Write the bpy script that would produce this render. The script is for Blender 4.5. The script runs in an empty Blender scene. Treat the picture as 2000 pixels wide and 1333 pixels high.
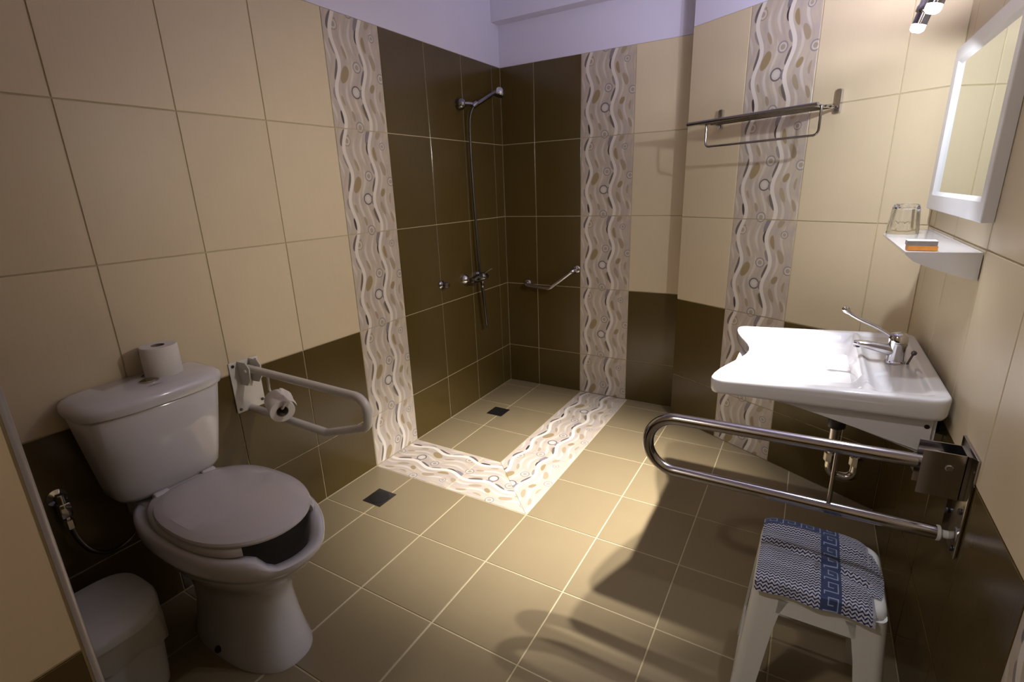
import bpy, bmesh, math, random
from mathutils import Vector, Matrix

random.seed(7)
S = bpy.context.scene
COL = S.collection
PI = math.pi
V = Vector

# ------------------------------------------------------------------ camera
cam_d = bpy.data.cameras.new('camera')
cam_d.sensor_width = 36.0
cam_d.lens = 982.4531 * 36.0 / 2000.0
cam_d.clip_start = 0.02
cam = bpy.data.objects.new('camera', cam_d)
cam.location = (1.8783, -3.1128, 1.3987)
cam.rotation_euler = (1.2782, 0.0344, 0.5281)
COL.objects.link(cam)
S.camera = cam

# ------------------------------------------------------------------ world, exposure
W = bpy.data.worlds.new('world')
S.world = W
W.use_nodes = True
W.node_tree.nodes['Background'].inputs[0].default_value = (0.0, 0.0, 0.0, 1)
S.view_settings.view_transform = 'Standard'
S.view_settings.look = 'None'
S.view_settings.gamma = 1.0
S.view_settings.use_curve_mapping = False
S.view_settings.exposure = 0.0
S.cycles.max_bounces = 12
S.cycles.diffuse_bounces = 2
S.cycles.glossy_bounces = 6
S.cycles.transmission_bounces = 8
S.cycles.sample_clamp_indirect = 4.0

# ------------------------------------------------------------------ lights
SPOTS = [  # position, tilt of the head
    ((2.059, -1.230, 1.784), (-0.26, 0.08, -1.0)),
    ((2.062, -1.440, 1.779), (-0.24, 0.02, -1.0)),
    ((2.055, -1.650, 1.779), (-0.72, 0.66, -0.42)),
]
# per head: beam aim, beam watts, beam cone, spill aim, spill watts, spill cone, back-leak watts (dichroic bulbs leak bluish light backwards)
HEADS = [((-0.56, 0.04, -1.0), 250.0, 62, (-0.10, 0.60, -0.80), 17.0, 138, 20.0),
         ((-0.58, 0.12, -1.0), 245.0, 54, (-0.30, 0.00, -1.0), 10.0, 80, 20.0),
         ((-0.95, 0.24, -0.38), 46.0, 86, (-0.28, -0.08, -1.0), 10.0, 80, 10.0)]


def add_lamp(p, aim, watts, cone, blend, col, off):
    d = bpy.data.lights.new('spot_light', 'SPOT')
    d.energy = watts
    d.color = col
    d.spot_size = math.radians(cone)
    d.spot_blend = blend
    d.shadow_soft_size = 0.016
    o = bpy.data.objects.new('spot_light', d)
    a = V(aim).normalized()
    o.location = V(p) + a * off
    o.rotation_euler = a.to_track_quat('-Z', 'Y').to_euler()
    COL.objects.link(o)


for (p_, a_), (b_, wb_, cb_, sa_, ws_, sc_, wk_) in zip(SPOTS, HEADS):
    a_ = V(a_).normalized()
    q_ = V(p_) + a_ * 0.020
    add_lamp(q_, b_, wb_, cb_, 1.0, (1.0, 0.965, 0.95) if wb_ > 100 else (1.0, 0.94, 0.86), 0.010)
    add_lamp(q_, sa_, ws_, sc_, 0.25, (0.83, 0.89, 1.0), 0.006)
    add_lamp(V(p_) - a_ * 0.135, V((-0.25, 0.60, 0.75)), wk_, 128, 0.6, (0.80, 0.80, 1.0), 0.008)

cl = bpy.data.lights.new('ceiling_light', 'AREA')
cl.shape = 'DISK'
cl.size = 0.14
cl.energy = 15.0
cl.color = (1.0, 0.95, 0.90)
clo = bpy.data.objects.new('ceiling_light', cl)
clo.location = (1.01, -3.42, 2.48)
COL.objects.link(clo)


# ------------------------------------------------------------------ node helpers
class NT:
    def __init__(self, name):
        self.m = bpy.data.materials.new(name)
        self.m.use_nodes = True
        self.t = self.m.node_tree
        self.b = self.t.nodes['Principled BSDF']

    def n(self, typ, **kw):
        nd = self.t.nodes.new(typ)
        for k, v in kw.items():
            setattr(nd, k, v)
        return nd

    def l(self, a, b):
        self.t.links.new(a, b)

    def put(self, sock, v):
        if isinstance(v, bpy.types.NodeSocket):
            self.l(v, sock)
        else:
            sock.default_value = v

    def math(self, op, *a, clamp=False):
        nd = self.n('ShaderNodeMath', operation=op, use_clamp=clamp)
        for i, v in enumerate(a):
            self.put(nd.inputs[i], v)
        return nd.outputs[0]

    def sstep(self, v, e0, e1):
        nd = self.n('ShaderNodeMapRange', interpolation_type='SMOOTHSTEP')
        self.put(nd.inputs['Value'], v)
        nd.inputs['From Min'].default_value = e0
        nd.inputs['From Max'].default_value = e1
        nd.inputs['To Min'].default_value = 0.0
        nd.inputs['To Max'].default_value = 1.0
        return nd.outputs[0]

    def mix(self, f, a, b, mode='MIX'):
        nd = self.n('ShaderNodeMix', data_type='RGBA', blend_type=mode)
        self.put(nd.inputs[0], f)
        self.put(nd.inputs[6], a if isinstance(a, bpy.types.NodeSocket) else (*a, 1))
        self.put(nd.inputs[7], b if isinstance(b, bpy.types.NodeSocket) else (*b, 1))
        return nd.outputs[2]

    def noise(self, vec, scale, detail=3.0, rough=0.5):
        nd = self.n('ShaderNodeTexNoise')
        if vec is not None:
            self.l(vec, nd.inputs['Vector'])
        nd.inputs['Scale'].default_value = scale
        nd.inputs['Detail'].default_value = detail
        nd.inputs['Roughness'].default_value = rough
        return nd.outputs[0]

    def scaled(self, vec, s):
        nd = self.n('ShaderNodeVectorMath', operation='MULTIPLY')
        self.l(vec, nd.inputs[0])
        nd.inputs[1].default_value = s
        return nd.outputs[0]

    def bump(self, h, strength, dist=0.002):
        nd = self.n('ShaderNodeBump')
        nd.inputs['Strength'].default_value = strength
        nd.inputs['Distance'].default_value = dist
        self.l(h, nd.inputs['Height'])
        self.l(nd.outputs[0], self.b.inputs['Normal'])


def simple(name, col, rough=0.4, metal=0.0, coat=0.0, spec=0.5, grain=0.0, gscale=60.0, var=0.05):
    t = NT(name)
    tc = t.n('ShaderNodeTexCoord')
    nz = t.noise(tc.outputs['Object'], gscale, 4)
    lo = tuple(c * (1 - var) for c in col)
    hi = tuple(min(1, c * (1 + var)) for c in col)
    t.l(t.mix(nz, lo, hi), t.b.inputs['Base Color'])
    t.b.inputs['Roughness'].default_value = rough
    t.b.inputs['Metallic'].default_value = metal
    t.b.inputs['Coat Weight'].default_value = coat
    t.b.inputs['Coat Roughness'].default_value = 0.05
    t.b.inputs['Specular IOR Level'].default_value = spec
    if grain:
        t.bump(nz, grain)
    return t.m


def tile_mat(name, col, rough, streak, spec=0.5, mott=0.06, spots=0.0):
    t = NT(name)
    tc = t.n('ShaderNodeTexCoord')
    oi = t.n('ShaderNodeObjectInfo')
    ob = tc.outputs['Object']
    ofs = t.n('ShaderNodeVectorMath', operation='ADD')
    t.l(ob, ofs.inputs[0])
    sc = t.math('MULTIPLY', oi.outputs['Random'], 40.0)
    cmb = t.n('ShaderNodeCombineXYZ')
    t.l(sc, cmb.inputs[0]); t.l(sc, cmb.inputs[2])
    t.l(cmb.outputs[0], ofs.inputs[1])
    p = ofs.outputs[0]
    cloud = t.noise(p, 9.0, 4, 0.6)
    st = t.noise(t.scaled(p, (130.0, 5.0, 1.0)), 1.0, 3, 0.6)
    f = t.math('ADD', t.math('MULTIPLY', cloud, 0.6), t.math('MULTIPLY', st, 0.4))
    lo = tuple(c * (1 - mott) for c in col)
    hi = tuple(min(1, c * (1 + mott)) for c in col)
    c = t.mix(f, lo, hi)
    r2 = t.math('MULTIPLY_ADD', oi.outputs['Random'], 0.06, 0.97)
    hsv = t.n('ShaderNodeHueSaturation')
    t.l(c, hsv.inputs['Color']); t.l(r2, hsv.inputs['Value'])
    c = hsv.outputs[0]
    if spots:
        vor = t.n('ShaderNodeTexVoronoi')
        t.l(p, vor.inputs['Vector'])
        vor.inputs['Scale'].default_value = 7.0
        sp = t.math('MULTIPLY', t.math('SUBTRACT', 1.0, t.sstep(vor.outputs['Distance'], 0.05, 0.075)), spots)
        c = t.mix(sp, c, tuple(x * 0.55 for x in col))
    t.l(c, t.b.inputs['Base Color'])
    t.put(t.b.inputs['Roughness'], t.math('MULTIPLY_ADD', cloud, 0.12, rough - 0.06))
    t.b.inputs['Specular IOR Level'].default_value = spec
    t.bump(st, streak, 0.0006)
    return t.m


def decor_mat():
    """printed wave pattern of one decor tile, in its own uv (u across 0..1, v down 0..1)"""
    t = NT('decor_tile_print')
    uv = t.n('ShaderNodeUVMap')
    sp = t.n('ShaderNodeSeparateXYZ')
    t.l(uv.outputs[0], sp.inputs[0])
    u = sp.outputs[0]
    v = t.math('SUBTRACT', 1.0, sp.outputs[1])
    ph = t.math('MULTIPLY', t.math('SUBTRACT', v, 0.43), 4 * PI)
    w = t.math('COSINE', ph)
    up = t.math('SUBTRACT', u, t.math('MULTIPLY', w, 0.048))       # u along the wave
    cw = t.n('ShaderNodeCombineXYZ'); t.l(up, cw.inputs[0]); t.l(v, cw.inputs[1])
    cu = t.n('ShaderNodeCombineXYZ'); t.l(u, cu.inputs[0]); t.l(v, cu.inputs[1])
    WV, UV = cw.outputs[0], cu.outputs[0]

    def dist(vec, c, r):
        a = t.n('ShaderNodeVectorMath', operation='SUBTRACT')
        t.l(vec, a.inputs[0]); a.inputs[1].default_value = (c[0], c[1], 0)
        b = t.n('ShaderNodeVectorMath', operation='MULTIPLY')
        t.l(a.outputs[0], b.inputs[0]); b.inputs[1].default_value = (1 / r[0], 1 / r[1], 0)
        d = t.n('ShaderNodeVectorMath', operation='LENGTH')
        t.l(b.outputs[0], d.inputs[0])
        return d.outputs['Value']
    nz = t.noise(t.scaled(WV, (1, 1, 1)), 7.0, 3)
    base = t.mix(t.sstep(nz, 0.35, 0.65), (0.57, 0.47, 0.35), (0.50, 0.42, 0.36))
    # soft lengthwise bands
    band = t.math('SINE', t.math('MULTIPLY', up, 52.0))
    base = t.mix(t.math('MULTIPLY', t.sstep(band, 0.2, 0.9), 0.35), base, (0.44, 0.36, 0.29))
    col = base

    def patch(c, r, rgb, k=1.0, vec=None, soft=(0.86, 1.0)):
        nonlocal col
        d = dist(vec or WV, c, r)
        f = t.math('SUBTRACT', 1.0, t.sstep(d, *soft))
        if k != 1.0:
            f = t.math('MULTIPLY', f, k)
        col = t.mix(f, col, rgb)
    TAN, TAN2, GREY, DARK, BLK = (0.34, 0.25, 0.13), (0.40, 0.31, 0.20), (0.30, 0.26, 0.24), (0.15, 0.125, 0.11), (0.06, 0.05, 0.045)
    PUR = (0.25, 0.21, 0.215)
    WHT = (0.78, 0.70, 0.60)
    # pale leaf strokes
    for c in ((0.335, 0.24), (0.335, 0.74), (0.86, 0.20), (0.86, 0.72), (0.47, 0.18), (0.47, 0.84), (0.02, 0.30), (0.02, 0.80), (0.74, 0.46), (0.74, 0.95), (0.40, 0.50), (0.95, 0.95)):
        patch(c, (0.030, 0.19), (0.66, 0.585, 0.49), 0.9, soft=(0.45, 1.0))
    # tan patches
    for c, r, k in (((0.27, 0.52), (0.070, 0.085), TAN), ((0.22, 0.10), (0.030, 0.050), TAN), ((0.24, 0.75), (0.022, 0.045), TAN2),
                    ((0.30, 0.33), (0.028, 0.06), TAN2), ((0.33, 0.88), (0.028, 0.05), TAN2), ((0.77, 0.03), (0.048, 0.05), TAN2),
                    ((0.72, 0.22), (0.035, 0.075), TAN), ((0.80, 0.36), (0.048, 0.075), TAN2), ((0.80, 0.60), (0.045, 0.045), TAN),
                    ((0.77, 0.76), (0.040, 0.075), TAN2), ((0.90, 0.86), (0.03, 0.06), TAN2), ((0.56, 0.82), (0.040, 0.06), TAN2), ((0.96, 0.66), (0.02, 0.06), TAN2)):
        patch(c, r, k)
    # rings
    for c, r, rgb in (((0.52, 0.435), 0.075, GREY), ((0.46, 0.66), 0.085, DARK), ((0.46, 0.975), 0.075, GREY), ((0.46, -0.025), 0.075, GREY),
                      ((0.85, 0.14), 0.055, GREY), ((0.96, 0.49), 0.07, GREY), ((0.18, 0.11), 0.075, TAN2)):
        d = dist(UV, c, (r, r * 0.70))
        ring = t.math('MULTIPLY', t.sstep(d, 0.72, 0.80), t.math('SUBTRACT', 1.0, t.sstep(d, 0.95, 1.03)))
        col = t.mix(t.math('SUBTRACT', 1.0, t.sstep(d, 0.95, 1.03)), col, (0.60, 0.53, 0.45))
        col = t.mix(ring, col, rgb)
        inner = t.math('SUBTRACT', 1.0, t.sstep(d, 0.40, 0.48))
        col = t.mix(inner, col, (0.40, 0.33, 0.24) if rgb is not DARK else (0.66, 0.60, 0.52))
    # dark slivers tucked under the left edge of the two bold lines
    for c, r, rgb in (((0.128, 0.085), (0.040, 0.085), DARK), ((0.130, 0.49), (0.038, 0.10), DARK), ((0.132, 0.90), (0.040, 0.065), BLK), ((0.130, 0.70), (0.032, 0.06), GREY), ((0.130, 0.30), (0.032, 0.07), GREY),
                      ((0.590, 0.03), (0.062, 0.11), PUR), ((0.604, 0.17), (0.034, 0.07), BLK), ((0.600, 0.52), (0.040, 0.08), DARK), ((0.597, 0.83), (0.046, 0.085), DARK),
                      ((0.595, 0.36), (0.042, 0.06), GREY), ((0.598, 0.67), (0.036, 0.05), PUR)):
        patch(c, r, rgb, soft=(0.85, 1.0))
    # bold white lines
    for c in (0.165, 0.632):
        d = t.math('ABSOLUTE', t.math('SUBTRACT', up, c))
        col = t.mix(t.math('SUBTRACT', 1.0, t.sstep(d, 0.026, 0.034)), col, WHT)
    t.l(col, t.b.inputs['Base Color'])
    t.b.inputs['Roughness'].default_value = 0.30
    return t.m


def plaster_mat(name, col):
    t = NT(name)
    tc = t.n('ShaderNodeTexCoord')
    nz = t.noise(tc.outputs['Object'], 3.0, 4)
    t.l(t.mix(nz, tuple(c * 0.96 for c in col), tuple(c * 1.03 for c in col)), t.b.inputs['Base Color'])
    t.b.inputs['Roughness'].default_value = 0.75
    t.bump(t.noise(tc.outputs['Object'], 140.0, 3), 0.12, 0.001)
    return t.m


M = {}
M['cream'] = tile_mat('cream_tile', (0.70, 0.57, 0.375), 0.36, 0.35, spec=0.35, mott=0.05)
M['dark'] = tile_mat('dark_brown_tile', (0.088, 0.057, 0.015), 0.20, 0.30, mott=0.10)
M['floor_tile'] = tile_mat('olive_brown_floor_tile', (0.26, 0.198, 0.108), 0.34, 0.0, mott=0.07)
M['decor'] = decor_mat()
M['grout'] = simple('cream_grout', (0.56, 0.46, 0.27), 0.85, gscale=30, var=0.12)
M['plaster'] = plaster_mat('lilac_white_plaster', (0.77, 0.72, 0.85))
M['ceramic'] = simple('white_ceramic', (0.74, 0.71, 0.71), 0.10, coat=0.4, var=0.01)
M['seat_plastic'] = simple('white_seat_plastic', (0.72, 0.67, 0.66), 0.16, var=0.015)
M['plastic'] = simple('white_plastic', (0.70, 0.68, 0.63), 0.38, var=0.02)
M['enamel'] = simple('white_enamelled_steel', (0.70, 0.66, 0.60), 0.28, var=0.03, gscale=25)
M['chrome'] = simple('chrome', (0.62, 0.61, 0.62), 0.07, metal=1.0, var=0.02)
M['steel'] = simple('polished_steel', (0.46, 0.44, 0.44), 0.14, metal=1.0, var=0.04, gscale=20)
M['shaded_chrome'] = simple('shaded_chrome', (0.26, 0.25, 0.25), 0.10, metal=1.0, var=0.03)  # same chrome, dark reflections of rods and shower fittings painted into its colour
M['dark_steel'] = simple('dark_steel', (0.10, 0.095, 0.095), 0.35, metal=0.9, var=0.1)
M['black'] = simple('black_plastic', (0.012, 0.011, 0.010), 0.4)
M['ink'] = simple('dark_ink', (0.03, 0.025, 0.035), 0.5)
M['paper'] = simple('white_paper', (0.80, 0.74, 0.68), 0.9, grain=0.25, gscale=180, var=0.03)
M['card'] = simple('grey_cardboard', (0.20, 0.16, 0.13), 0.8)
M['frame'] = simple('white_painted_frame', (0.76, 0.74, 0.74), 0.32, var=0.02)
M['alu'] = simple('grey_trim_profile', (0.40, 0.37, 0.36), 0.35, metal=0.3)
M['bag'] = simple('translucent_bin_liner', (0.55, 0.52, 0.42), 0.35, grain=0.6, gscale=25, var=0.08)
M['box_grey'] = simple('grey_soap_box', (0.30, 0.25, 0.22), 0.5, var=0.25, gscale=50)
M['box_orange'] = simple('orange_soap_box', (0.80, 0.30, 0.05), 0.4, var=0.25, gscale=50)
M['box_white'] = simple('white_box_top', (0.80, 0.76, 0.72), 0.5)

tm = NT('mirror_glass')
tm.b.inputs['Base Color'].default_value = (0.84, 0.92, 0.88, 1)
tm.b.inputs['Metallic'].default_value = 1.0
tm.b.inputs['Roughness'].default_value = 0.015
M['mirror'] = tm.m
tg = NT('clear_glass')
tg.b.inputs['Base Color'].default_value = (0.97, 0.98, 0.97, 1)
tg.b.inputs['Roughness'].default_value = 0.02
tg.b.inputs['Transmission Weight'].default_value = 1.0
tg.b.inputs['IOR'].default_value = 1.48
M['glass'] = tg.m
te = NT('lit_bulb_face')
te.b.inputs['Base Color'].default_value = (1, 1, 1, 1)
te.b.inputs['Emission Color'].default_value = (1.0, 0.96, 0.95, 1)
te.b.inputs['Emission Strength'].default_value = 14.0
M['bulb'] = te.m


def towel_mat():
    t = NT('navy_and_white_towel_weave')
    uv = t.n('ShaderNodeUVMap')           # metres on the cloth
    sp = t.n('ShaderNodeSeparateXYZ')
    t.l(uv.outputs[0], sp.inputs[0])
    u, v = sp.outputs[0], sp.outputs[1]
    # broken zigzag weave
    zig = t.math('PINGPONG', t.math('MULTIPLY', u, 1.0), 0.0062)
    a = t.math('ADD', v, t.math('MULTIPLY', zig, 0.95))
    s = t.math('SINE', t.math('MULTIPLY', a, 2 * PI / 0.0088))
    brk = t.math('SINE', t.math('MULTIPLY', t.math('SUBTRACT', u, t.math('MULTIPLY', v, 0.35)), 2 * PI / 0.0062))
    s2 = t.math('ADD', s, t.math('MULTIPLY', brk, 0.42))
    f = t.sstep(s2, -0.42, 0.08)
    weave = t.mix(f, (0.030, 0.032, 0.105), (0.74, 0.72, 0.78))
    # band: border that runs along the far edge and then down one side (uv measured from the band corner)
    bw = 0.043
    in_v = t.math('LESS_THAN', t.math('ABSOLUTE', t.math('SUBTRACT', u, 0.1625)), bw / 2)
    in_h = t.math('MULTIPLY', t.math('LESS_THAN', t.math('ABSOLUTE', t.math('SUBTRACT', v, 0.282)), bw / 2), t.math('LESS_THAN', u, 0.1625 + bw / 2))
    band = t.math('MAXIMUM', in_v, in_h)
    # key pattern inside each band, a 7x7 cell unit
    def key(x, y):
        cu = t.math('MULTIPLY', t.math('FRACT', t.math('DIVIDE', x, 0.046)), 7.0)
        cv = t.math('MULTIPLY', t.math('DIVIDE', t.math('ADD', y, bw / 2), bw), 7.0)
        tot = None
        for (x0, x1, y0, y1) in ((0.0, 0.45, 1.0, 6.0), (0.0, 5.0, 5.6, 6.0), (4.6, 5.0, 2.4, 6.0), (2.0, 5.0, 2.4, 2.8), (2.0, 2.4, 2.4, 4.4), (0.0, 0.4, 1.0, 1.4), (5.9, 7.0, 1.0, 1.4), (5.9, 6.3, 1.0, 1.4)):
            r = t.math('MULTIPLY', t.math('MULTIPLY', t.math('GREATER_THAN', cu, x0), t.math('LESS_THAN', cu, x1)),
                       t.math('MULTIPLY', t.math('GREATER_THAN', cv, y0), t.math('LESS_THAN', cv, y1)))
            tot = r if tot is None else t.math('MAXIMUM', tot, r)
        return tot
    kv = t.math('MULTIPLY', key(v, t.math('SUBTRACT', u, 0.1625)), in_v)
    kh = t.math('MULTIPLY', t.math('MULTIPLY', key(u, t.math('SUBTRACT', v, 0.282)), in_h), t.math('SUBTRACT', 1.0, in_v))
    nzb = t.noise(uv.outputs[0], 400.0, 2)
    bandc = t.mix(nzb, (0.050, 0.065, 0.16), (0.085, 0.11, 0.24))
    bandc = t.mix(t.math('MAXIMUM', kv, kh), bandc, (0.42, 0.50, 0.66))
    c = t.mix(band, weave, bandc)
    # pale selvedge
    c = t.mix(t.math('GREATER_THAN', u, 0.2445), c, (0.62, 0.58, 0.62))
    t.l(c, t.b.inputs['Base Color'])
    t.b.inputs['Roughness'].default_value = 0.95
    t.b.inputs['Sheen Weight'].default_value = 0.3
    t.bump(t.math('MULTIPLY', f, t.math('SUBTRACT', 1.0, band)), 0.6, 0.0015)
    return t.m


M['towel'] = towel_mat()


# ------------------------------------------------------------------ geometry helpers
def new():
    return bmesh.new()


def obj(name, bm, mat, parent=None, angle=35.0, smooth=True, local=False):
    """link bm (world coordinates, unless local) as one mesh object, child of parent"""
    if parent is not None and not local:
        bm.transform(parent['_m'].inverted())
    bmesh.ops.recalc_face_normals(bm, faces=bm.faces[:])
    me = bpy.data.meshes.new(name)
    bm.to_mesh(me)
    bm.free()
    for m in (mat if isinstance(mat, (list, tuple)) else [mat]):
        me.materials.append(m)
    if smooth:
        for p in me.polygons:
            p.use_smooth = True
        me.set_sharp_from_angle(angle=math.radians(angle))
    o = bpy.data.objects.new(name, me)
    COL.objects.link(o)
    if parent is not None:
        o.parent = parent['_o']
    return o


def thing(name, label, cat, loc=(0, 0, 0), group=None):
    o = bpy.data.objects.new(name, None)
    o.empty_display_size = 0.05
    o.location = loc
    COL.objects.link(o)
    o['label'] = label
    o['category'] = cat
    if group:
        o['group'] = group
    return {'_o': o, '_m': Matrix.Translation(V(loc))}


def as_parent(o):
    """let a mesh part act as parent for sub-parts (built in world coordinates)"""
    m = Matrix.Identity(4)
    chain = []
    p = o
    while p:
        chain.append(p)
        p = p.parent
    for p in reversed(chain):
        m = m @ Matrix.Translation(p.location)
    return {'_o': o, '_m': m}


def single(name, bm, mat, label, cat, group=None, angle=35.0):
    o = obj(name, bm, mat, None, angle)
    o['label'] = label
    o['category'] = cat
    if group:
        o['group'] = group
    return o


def box(bm, x0, x1, y0, y1, z0, z1, bev=0.0, seg=2, mi=0):
    vs = [bm.verts.new((x, y, z)) for x in (x0, x1) for y in (y0, y1) for z in (z0, z1)]
    fs = []
    for q in ((0, 1, 3, 2), (4, 6, 7, 5), (0, 4, 5, 1), (2, 3, 7, 6), (0, 2, 6, 4), (1, 5, 7, 3)):
        f = bm.faces.new([vs[i] for i in q])
        f.material_index = mi
        fs.append(f)
    if bev:
        es = set()
        for f in fs:
            es.update(f.edges)
        bmesh.ops.bevel(bm, geom=list(es), offset=bev, segments=seg, affect='EDGES', profile=0.5)
    return fs


def frame_of(d):
    d = V(d).normalized()
    a = V((0, 0, 1)) if abs(d.z) < 0.9 else V((1, 0, 0))
    x = d.cross(a).normalized()
    y = d.cross(x).normalized()
    return x, y, d


def ringv(bm, c, x, y, rx, ry, n):
    return [bm.verts.new(V(c) + x * (rx * math.cos(2 * PI * i / n)) + y * (ry * math.sin(2 * PI * i / n))) for i in range(n)]


def bridge(bm, a, b, mi=0):
    n = len(a)
    for i in range(n):
        try:
            f = bm.faces.new((a[i], a[(i + 1) % n], b[(i + 1) % n], b[i]))
            f.material_index = mi
        except ValueError:
            pass


def cap(bm, r, mi=0):
    try:
        f = bm.faces.new(r)
        f.material_index = mi
    except ValueError:
        pass


def lathe(bm, base, axis, prof, n=28, mi=0, capped=True):
    """prof: list of (radius, height along axis)"""
    x, y, d = frame_of(axis)
    rings = []
    for r, h in prof:
        rings.append(ringv(bm, V(base) + d * h, x, y, max(r, 1e-5), max(r, 1e-5), n))
    for a, b in zip(rings, rings[1:]):
        bridge(bm, a, b, mi)
    if capped:
        cap(bm, rings[0], mi)
        cap(bm, rings[-1], mi)
    return rings


def cyl(bm, a, b, r, n=20, bev=0.0, mi=0):
    a, b = V(a), V(b)
    L = (b - a).length
    if bev:
        lathe(bm, a, b - a, [(r - bev, 0), (r, bev), (r, L - bev), (r - bev, L)], n, mi)
    else:
        lathe(bm, a, b - a, [(r, 0), (r, L)], n, mi)


def fillet(pts, rad, n=8):
    pts = [V(p) for p in pts]
    out = [pts[0]]
    for i in range(1, len(pts) - 1):
        r = rad[i - 1] if isinstance(rad, (list, tuple)) else rad
        p = pts[i]
        a = (pts[i - 1] - p)
        b = (pts[i + 1] - p)
        la, lb = a.length, b.length
        a.normalize(); b.normalize()
        ang = a.angle(b)
        if ang > PI - 2e-3:
            out.append(p)
            continue
        tl = min(r / math.tan(ang / 2), la * 0.49, lb * 0.49)
        r2 = tl * math.tan(ang / 2)
        bis = (a + b).normalized()
        c = p + bis * (r2 / math.sin(ang / 2))
        p0, p1 = p + a * tl, p + b * tl
        v0, v1 = p0 - c, p1 - c
        tot = v0.angle(v1)
        ax = v0.cross(v1)
        if ax.length < 1e-9:
            out.append(p)
            continue
        ax.normalize()
        for k in range(n + 1):
            out.append(c + Matrix.Rotation(tot * k / n, 3, ax) @ v0)
    out.append(pts[-1])
    return out


def spline(pts, n=8):
    pts = [V(p) for p in pts]
    P = [pts[0] * 2 - pts[1]] + pts + [pts[-1] * 2 - pts[-2]]
    out = []
    for i in range(1, len(P) - 2):
        p0, p1, p2, p3 = P[i - 1:i + 3]
        for k in range(n):
            t = k / n
            out.append(0.5 * ((2 * p1) + (p2 - p0) * t + (2 * p0 - 5 * p1 + 4 * p2 - p3) * t * t + (3 * p1 - p0 - 3 * p2 + p3) * t ** 3))
    out.append(pts[-1])
    return out


def tube(bm, path, r, n=14, mi=0, caps=True):
    """r: number or list of radii"""
    path = [V(p) for p in path]
    m = len(path)
    rr = r if isinstance(r, (list, tuple)) else [r] * m
    T = []
    for i in range(m):
        a = path[max(i - 1, 0)]
        b = path[min(i + 1, m - 1)]
        T.append((b - a).normalized())
    x, y, d = frame_of(T[0])
    rings = []
    for i in range(m):
        x = (x - T[i] * x.dot(T[i])).normalized()
        y = T[i].cross(x)
        rings.append(ringv(bm, path[i], x, y, rr[i], rr[i], n))
    for a, b in zip(rings, rings[1:]):
        bridge(bm, a, b, mi)
    if caps:
        cap(bm, rings[0], mi)
        cap(bm, rings[-1], mi)


def prism(bm, poly, axis_pts, mi=0):
    """poly: list of 3d points, extruded by vector"""
    a = [bm.verts.new(V(p)) for p in poly]
    b = [bm.verts.new(V(p) + V(axis_pts)) for p in poly]
    bridge(bm, a, b, mi)
    cap(bm, a, mi)
    cap(bm, b, mi)


def sellipse(cx, cy, a, b, n=40, e=2.0, eb=None):
    """superellipse in xy, front half exponent e, back half exponent eb"""
    out = []
    for i in range(n):
        th = 2 * PI * i / n
        c, s = math.cos(th), math.sin(th)
        ee = e if c >= 0 else (eb or e)
        out.append((cx + a * math.copysign(abs(c) ** (2 / ee), c), cy + b * math.copysign(abs(s) ** (2 / ee), s)))
    return out


def loft(bm, rings3, cap0=True, cap1=True, mi=0):
    R = [[bm.verts.new(V(p)) for p in ring] for ring in rings3]
    for a, b in zip(R, R[1:]):
        bridge(bm, a, b, mi)
    if cap0:
        cap(bm, R[0], mi)
    if cap1:
        cap(bm, R[-1], mi)
    return R


# ------------------------------------------------------------------ tiles
TCACHE = {}
GAP_W, GAP_F = 0.0042, 0.0052


def inset_poly(pts, d):
    n = len(pts)
    res = []
    for i in range(n):
        p0, p1, p2 = V(pts[i - 1]), V(pts[i]), V(pts[(i + 1) % n])
        e1 = (p1 - p0).normalized(); e2 = (p2 - p1).normalized()
        n1 = V((-e1.y, e1.x)); n2 = V((-e2.y, e2.x))
        k = (n1 + n2)
        k = k / max(1e-6, 1 + n1.dot(n2))
        res.append(p1 + k * d)
    return res


def tile_mesh(pts, mat, uvo, gap, uvs=(0.3308, 0.4688)):
    """pts: ccw polygon relative to its own centre; uvo: pattern origin relative to the centre"""
    key = (tuple((round(x, 4), round(y, 4)) for x, y in pts), mat.name, round(uvo[0], 4), round(uvo[1], 4), gap)
    if key in TCACHE:
        return TCACHE[key]
    p2 = [V(p) for p in pts]
    outer = inset_poly(p2, gap / 2)
    inner = inset_poly(p2, gap / 2 + 0.0012)
    vs, fs = [], []
    n = len(p2)
    for lay, z in ((outer, -0.006), (outer, -0.0009), (inner, 0.0)):
        vs += [(p.x, p.y, z) for p in lay]
    for k in range(2):
        for i in range(n):
            j = (i + 1) % n
            fs.append((k * n + i, k * n + j, (k + 1) * n + j, (k + 1) * n + i))
    fs.append(tuple(2 * n + i for i in range(n)))
    me = bpy.data.meshes.new('tile')
    me.from_pydata(vs, [], fs)
    uvl = me.uv_layers.new(name='UVMap')
    for lp in me.loops:
        c = me.vertices[lp.vertex_index].co
        uvl.data[lp.index].uv = ((c.x - uvo[0]) / uvs[0], (c.y - uvo[1]) / uvs[1])
    me.materials.append(mat)
    me.update()
    TCACHE[key] = me
    return me


def put_tile(parent, fr, pts, mat, uvo_abs, gap=GAP_W, name='tile', jit=0.0004):
    """fr: 4x4 surface frame (x right, y up, z out); pts absolute on that surface"""
    cx = sum(p[0] for p in pts) / len(pts)
    cy = sum(p[1] for p in pts) / len(pts)
    me = tile_mesh([(p[0] - cx, p[1] - cy) for p in pts], mat, (uvo_abs[0] - cx, uvo_abs[1] - cy), gap)
    o = bpy.data.objects.new(name, me)
    COL.objects.link(o)
    o.parent = parent
    o.matrix_local = fr @ Matrix.Translation((cx, cy, random.uniform(-jit, jit)))
    return o


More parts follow.
